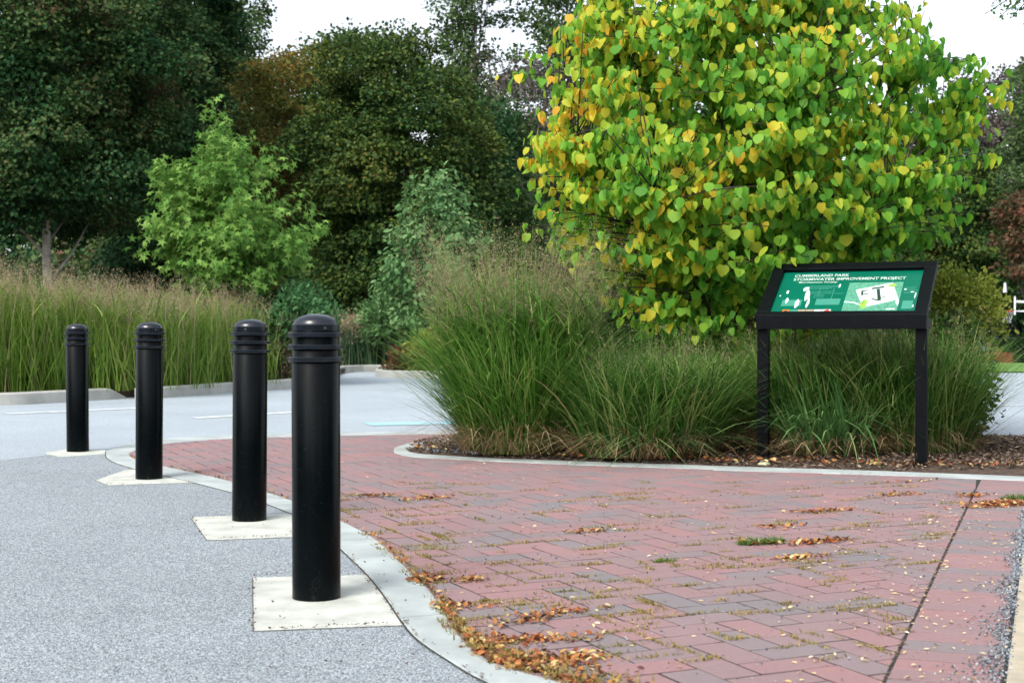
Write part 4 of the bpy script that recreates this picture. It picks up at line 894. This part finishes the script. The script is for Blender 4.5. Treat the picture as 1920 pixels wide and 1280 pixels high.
# debris along the pad edges, ribbon seam and long joint
def along(a, b, n, wd_): a = np.array(G(*a)[:2]); b = np.array(G(*b)[:2]); t = rg.rand(n)[:, None]; return a+(b-a)*t + rg.normal(0, wd_, (n, 2))
PP = np.concatenate([along((474,1080),(474,1184),150,.006), along((474,1184),(758,1170),130,.006), along((478,1081),(560,1078),40,.005), along((655,1042),(780,1196),260,.007), along((780,1196),(914,1280),60,.01), along((357,968),(388,1013),70,.007), along((388,1013),(548,1005),80,.007), along((180,901),(202,910),30,.01), along((202,910),(368,905),50,.008)])
PQ = np.array([G(rg.uniform(480, 800), rg.uniform(1040, 1270))[:2] for _ in range(70)] + [G(rg.uniform(360, 640), rg.uniform(965, 1010))[:2] for _ in range(30)] + [G(rg.uniform(0, 480), rg.uniform(900, 1280))[:2] for _ in range(60)])
scatter(PQ, .011, M['mulchbit'], 'debris', 'sparse dark specks and crumbs on the pads and the coarse asphalt', 'debris', 33, OVAL, .5, .006)
scatter(PP[::2], .010, M['mulchbit'], 'debris', 'small brown debris caught along the pad edges', 'debris', 3, OVAL, .6, .005)
PP = J0 + ju*rg.uniform(-.5, 4.9, 900)[:, None] + jn*(.004+rg.normal(0, .004, 900))[:, None]
scatter(PP, .010, M['mulchbit'], 'debris', 'dark grit filling the long joint in the paving', 'debris', 4, OVAL, .5, -.002)
dark = MB()
# gravel beside the tan slab
n = 3600; tt = rg.uniform(-1.2, 4.2, n); off = wd - np.abs(rg.normal(0, 1, n))*np.interp(tt, [-1.2, 0, 1.2, 2.6, 4.2], [.05, .045, .035, .014, .006])*(1+.6*np.sin(tt*9)) + rg.uniform(0, .03, n)
PP = J0 + ju*tt[:, None] + jn*off[:, None]
ICO = np.array([(0,0,1),(.9,0,.1),(.28,.85,-.1),(-.72,.52,.1),(-.72,-.52,-.1),(.28,-.85,.1),(0,0,-.6)]); ICF = np.array([(0,1,2),(0,2,3),(0,3,4),(0,4,5),(0,5,1),(6,2,1),(6,3,2),(6,4,3),(6,5,4),(6,1,5)])
scatter(PP, .0045, M['grit'], 'gravel', 'loose grey grit lying along the tan concrete slab', 'gravel', 5, (ICO, ICF), 1.0, .004)
n = 900; PP = inreg(np.c_[rg.uniform(-1.5, 3, n), rg.uniform(3.3, 8, n)]); scatter(PP, .0045, M['grit'], 'gravel', 'stray grit specks on the bricks', 'gravel', 6, (ICO, ICF), 1.0, .004)
# mulch chips
n = 15000; q = resample(np.array(bed+[bed[0]]), 400); B = np.array(bed)
X = rg.uniform(-.9, 5, n*2); Y = rg.uniform(9.2, 12.6, n*2); P = np.c_[X, Y]; P = P[[inside(p, B) for p in P]][:n]
front = np.interp(P[:, 0], smooth(is_in)[:, 0], smooth(is_in)[:, 1]); dist = np.clip(P[:, 1]-front, 0, 1)
z = .004 + .05*(1-(1-np.clip(dist/.9, 0, 1))**3) 
scatter(np.c_[P, z], .038, M['mulchbit'], 'mulch', 'brown wood mulch covering the planter bed', 'mulch', 7, (OVAL[0]*np.array([.7, 1, 1.5]), OVAL[1]), .6)
P2 = P[(dist < .6) & (rg.rand(len(P)) < .30)]
scatter(np.c_[P2, np.full(len(P2), .035)+rg.rand(len(P2))*.01], .038, M['litter'], 'fallen_leaves', 'scattered rust leaves on the mulch in front of the grasses', 'fallen leaves', 8, OVAL, .6)
# pale grit on the tip of the planter
P3 = np.array([G(rg.uniform(790, 1000), rg.uniform(830, 858))[:2] for _ in range(500)]); P3 = P3[[inside(p, B) for p in P3]]
scatter(np.c_[P3, np.full(len(P3), .03)], .016, M['grit'], 'gravel', 'pale stone chips in the mulch at the planter tip', 'gravel', 9, (ICO, ICF), 1.0)
# weeds in the joints (short blades set along the brick joint directions)
def tufts():
    rng = np.random.RandomState(95); B = []; H = []
    spots = [((690,929),.30),((800,933),.34),((668,957),.30),((735,968),.14),((860,960),.10),((830,1010),.24),((990,1018),.26),((770,985),.14),((870,926),.2),((1000,920),.2),((760,1058),.2),((835,1060),.12),((945,1056),.2),((800,1090),.26),((855,1092),.22),((1020,1085),.18),((900,1135),.5),((1020,1140),.3),((980,1165),.3),((1060,1110),.2),((1160,1090),.2),((1240,1053),.12),((1290,1100),.14),((1440,1150),.22),((1400,1150),.14),
             ((1590,1063),.14),((1340,1060),.16),((1120,1030),.22),((1560,1092),.1),((1260,970),.22),((1340,992),.2),((1170,985),.2),((1450,985),.22),((1100,1000),.24),((1660,928),.16),((1210,1130),.2),((1240,1160),.2),((1180,1185),.16),((1120,1160),.2),((940,1100),.14),((1000,1060),.16),((1130,1235),.14),((1300,940),.16),((1560,958),.2),((1130,950),.16),((900,975),.2),((1010,965),.18),((690,1000),.12)]
    for _ in range(230): spots.append(((640 + 1150*rng.rand()**1.3, 905+ 340*rng.rand()**1.2), rng.uniform(.06, .24)))
    for c, ln in spots:
        c = np.array(G(*c)[:2]); a = ang if rng.rand() < .75 else ang-math.pi/2; k = int(ln*420); t = rng.normal(0, .33, k)*ln
        for s in t: B.append((c[0]+math.cos(a)*s+rng.normal(0, .006), c[1]+math.sin(a)*s+rng.normal(0, .006), 0)); H.append(rng.uniform(.006, .022))
    for k in range(2600):
        i = rng.randint(0, len(heap)); p = heap[i]; B.append((p[0]+rng.normal(0, .02), p[1]+rng.normal(0, .02), 0)); H.append(rng.uniform(.012, .035))
    B = np.array(B); keep = [inside(b[:2], region) for b in B]; B = B[keep]; H = np.array(H)[keep]; n = len(B)
    V, Fc, c = blades(n, B, H, rng.uniform(.1, 1.0, n), rng.uniform(0, .8, n), rng.uniform(.002, .005, n), rng, 3)
    tag(mesh('joint_weeds', V, Fc, M['moss']), 'olive weeds and moss growing in the joints of the brick paving', 'weeds', kind='stuff')
tufts()
def weed(px, n, r, h, label, seed, mat):
    rng = np.random.RandomState(seed); c = G(*px); a = rng.uniform(0, 6.28, n); q = np.sqrt(rng.rand(n))*r
    x = q*np.cos(a)*1.6; y = q*np.sin(a)*.6; B = np.c_[x*ca-y*sa, x*sa+y*ca, np.zeros(n)]
    V, Fc, cc = blades(n, B, h*rng.uniform(.4, 1, n), rng.uniform(.2, 1.2, n), rng.uniform(0, 1, n), rng.uniform(.002, .005, n), rng, 4)
    o = mesh('weed', V, Fc, mat); o.location = (c[0], c[1], .001); tag(o, label, 'weed')
weed((1425,1020), 420, .075, .042, 'bright green weed tuft growing in the middle of the bricks, right of centre', 1, M['weed'])
weed((1248,1054), 120, .035, .022, 'tiny green weed between bricks left of the bright green tuft', 2, M['weed'])
weed((1902,936), 160, .06, .045, 'dark green weed tuft beside the brown leaves at the right edge of the paving', 3, M['weed'])
# pale stone by the sign's left post
mb = MB(); rgx = np.random.RandomState(8)
V = []; Fc = []
for i in range(6):
    for j in range(12):
        th = math.pi*(i+.5)/6; ph = 2*math.pi*j/12; r = rgx.uniform(.9, 1.1); V.append((.045*r*math.sin(th)*math.cos(ph), .03*r*math.sin(th)*math.sin(ph), .016*r*math.cos(th)))
for i in range(5):
    for j in range(12): Fc.append((i*12+j, (i+1)*12+j, (i+1)*12+(j+1) % 12, i*12+(j+1) % 12))
Fc += [tuple(range(12)), tuple(range(60, 72))[::-1]]
M['stone'] = solid('pale_stone', (.55,.55,.36), .9, nscale=30, amt=.2)
o = mesh('stone', V, Fc, M['stone'], smooth=True); g = G(1433, 875); o.location = (g[0], g[1], .018); tag(o, 'small pale yellowish stone at the foot of the left sign post', 'stone')

# ------------------------------------------------------------------ far right: car, hoop, fence
M['carred'] = solid('dark_red_paint', (.20,.02,.02), .25, coat=.6, nscale=2, amt=.1)
M['glass'] = solid('car_glass', (.10,.12,.13), .08, spec=1.0)  # base colour lightened to stand in for reflected sky
M['tyre'] = solid('tyre', (.015,.015,.015), .9); M['rim'] = solid('alloy', (.45,.45,.47), .3, .8)
M['lampred'] = solid('tail_lamp', (.35,.01,.01), .2); M['clearlamp'] = solid('head_lamp', (.7,.7,.72), .15); M['wm'] = solid('white_metal', (.75,.76,.78), .4)
def car():
    d = 60; t = empty('parked_car', ((1790-960)/F*d, d, -1.3+.45), 'dark red car parked in the lower lot beyond the road, mostly hidden by the shrub', 'car', rz=math.radians(4))
    L = 4.4; Wd = 1.74
    body = [(-2.2,.35),(-2.2,.62),(-2.1,.78),(-1.25,.90),(-.95,.94),(1.35,.96),(1.75,.95),(2.15,.90),(2.2,.70),(2.2,.35),(1.85,.22),(-1.9,.22)]
    mb = MB(); n = len(body); ys = [(-Wd/2+.03, .97), (-Wd/2, 1), (Wd/2, 1), (Wd/2-.03, .97)]
    V = [(x*k, y, z) for y, k in ys for x, z in body]
    Fc = [(k*n+i, k*n+(i+1) % n, (k+1)*n+(i+1) % n, (k+1)*n+i) for k in range(3) for i in range(n)] + [tuple(range(n)), tuple(range(3*n, 4*n))[::-1]]
    mb.add(V, Fc); o = mb.build('body', M['carred'], t); fixn(o)
    def cab(sc, z1, mat, nm, zo=0):
        b = [(-1.05,.93),(-.30,z1),(1.05,z1),(1.65,.95)]; m2 = MB(); yb = Wd/2-.06*sc; yt = Wd/2-.22*sc
        V = [(b[0][0],-yb,b[0][1]),(b[1][0],-yt,z1+zo),(b[2][0],-yt,z1+zo),(b[3][0],-yb,b[3][1]),(b[0][0],yb,b[0][1]),(b[1][0],yt,z1+zo),(b[2][0],yt,z1+zo),(b[3][0],yb,b[3][1])]
        m2.add(V, [(0,1,2,3),(7,6,5,4),(0,4,5,1),(1,5,6,2),(2,6,7,3),(3,7,4,0)]); q = m2.build(nm, mat, t); fixn(q)
    cab(1, 1.38, M['glass'], 'window')
    m2 = MB(); m2.box(-.34, -(Wd/2-.215), 1.383, 1.09, Wd/2-.215, 1.425)
    for s in (-1, 1):
        yb = s*(Wd/2-.05); yt = s*(Wd/2-.21)
        m2.tube([(-1.07,yb,.93),(-.31,yt,1.39)], .03, 6); m2.tube([(1.66,yb,.95),(1.06,yt,1.39)], .045, 6); m2.tube([(.35,yb,.94),(.38,yt,1.39)], .03, 6)
    m2.build('roof', M['carred'], t)
    for x in (-1.38, 1.32):
        for s in (-1, 1):
            m3 = MB(); m3.tube([(x, s*(Wd/2-.2), .32), (x, s*(Wd/2+.004), .32)], .32, 24); wh = m3.build('wheel', M['tyre'], t)
            m4 = MB(); m4.tube([(x, s*(Wd/2-.02), .32), (x, s*(Wd/2+.012), .32)], .20, 16); m4.build('rim', M['rim'], wh)
    for s in (-1, 1):
        m5 = MB(); m5.box(-2.19, s*.55-.2, .62, -2.10, s*.55+.2, .76); m5.build('headlight', M['clearlamp'], t)
        m5 = MB(); m5.box(2.12, s*.62-.16, .70, 2.205, s*.62+.16, .86); m5.build('taillight', M['lampred'], t)
car()
def hoop():
    d = 50; x = lambda px: (px-960)/F*d; z = lambda py: CH-(py-HY)/F*d
    t = empty('basketball_hoop', (x(1960), d, -1.3), 'basketball hoop seen side-on with red rim, at the far right beyond the lawn', 'basketball hoop', rz=-math.atan2(932, F)); ox = x(1960); Z = 1.3
    m = MB(); m.tube([(0,0,0),(0,0,z(590)+Z),(0,0,z(560)+Z)], [.07,.06,.05], 12); m.build('pole', M['wm'], t)
    m = MB(); m.tube([(0,0,z(568)+Z),(x(1908)-ox,0,z(565)+Z)], .045, 8); m.tube([(0,0,z(584)+Z),(x(1908)-ox,0,z(583)+Z)], .03, 8); m.build('arm', M['wm'], t)
    m = MB(); m.box(x(1904.5)-ox, -.8, z(590)+Z, x(1907.5)-ox, .8, z(556)+Z); o = m.build('backboard', M['wm'], t)
    m = MB(); cx = x(1892)-ox; cz = z(583)+Z; m.tube([(cx+.23*math.cos(a), .23*math.sin(a), cz) for a in np.linspace(0, 2*math.pi, 25)], .022, 6, False)
    m.tube([(cx+.2, 0, cz), (x(1905)-ox, 0, cz)], .03, 6); rim = m.build('rim', solid('rim_red', (.6,.03,.03), .4), t)
    m = MB()
    for k in range(12):
        for s in (1, -1):
            pts = [((.23-.10*h)*math.cos(2*math.pi*k/12+s*h*1.0)+cx, (.23-.10*h)*math.sin(2*math.pi*k/12+s*h*1.0), cz-.42*h) for h in np.linspace(0, 1, 5)]; m.tube(pts, .006, 4, False)
    m.build('net', M['wm'], t)
hoop()
def fence():
    d = 73; t = empty('chain_link_fence', ((1900-960)/F*d, d, -1.3), 'tall court fence with grey top rail beyond the basketball hoop', 'fence'); x0 = -7.0; x1 = 8.0; H = 4.28
    mt = solid('galvanised', (.30,.33,.36), .45, .6)
    for zz in (.1, 1.9, H): m = MB(); m.tube([(x0,0,zz),(x1,0,zz)], .04, 6); m.build('rail', mt, t)
    for x in np.linspace(x0, x1, 6): m = MB(); m.tube([(x,0,0),(x,0,H+.05)], .05, 8); m.build('post', mt, t)
    m = MB()
    for k in range(-14, 50):
        for s in (1, -1):
            a = x0 + k*.3; b = a + s*H; p0 = [a, 0]; p1 = [b, H]
            if max(a, b) > x1 or min(a, b) < x0: continue
            m.tube([(a, -.05*s*.2, 0), (b, -.05*s*.2, H)], .006, 3, False)
    m.build('mesh', mt, t)
    m = MB(); px = (1884-1900)/F*60; lt = empty('lantern', ((1884-960)/F*62, 62, -1.3), 'small white ribbed lantern on a post left of the hoop', 'lamp')
    z = lambda py: CH-(py-HY)/F*62 + 1.3
    m.tube([(0,0,0),(0,0,z(548))], [.035,.025], 8); m.build('post', M['frame'], lt)
    m = MB(); pr = []; zz0, zz1 = z(548), z(530)
    for i in range(9):
        f = i/8; pr.append(((.075 if i % 2 else .10)*(1-.45*f), zz0+(zz1-zz0)*f))
    m.lathe(pr, 16); m.build('lamp_shade', M['wm'], lt)
fence()
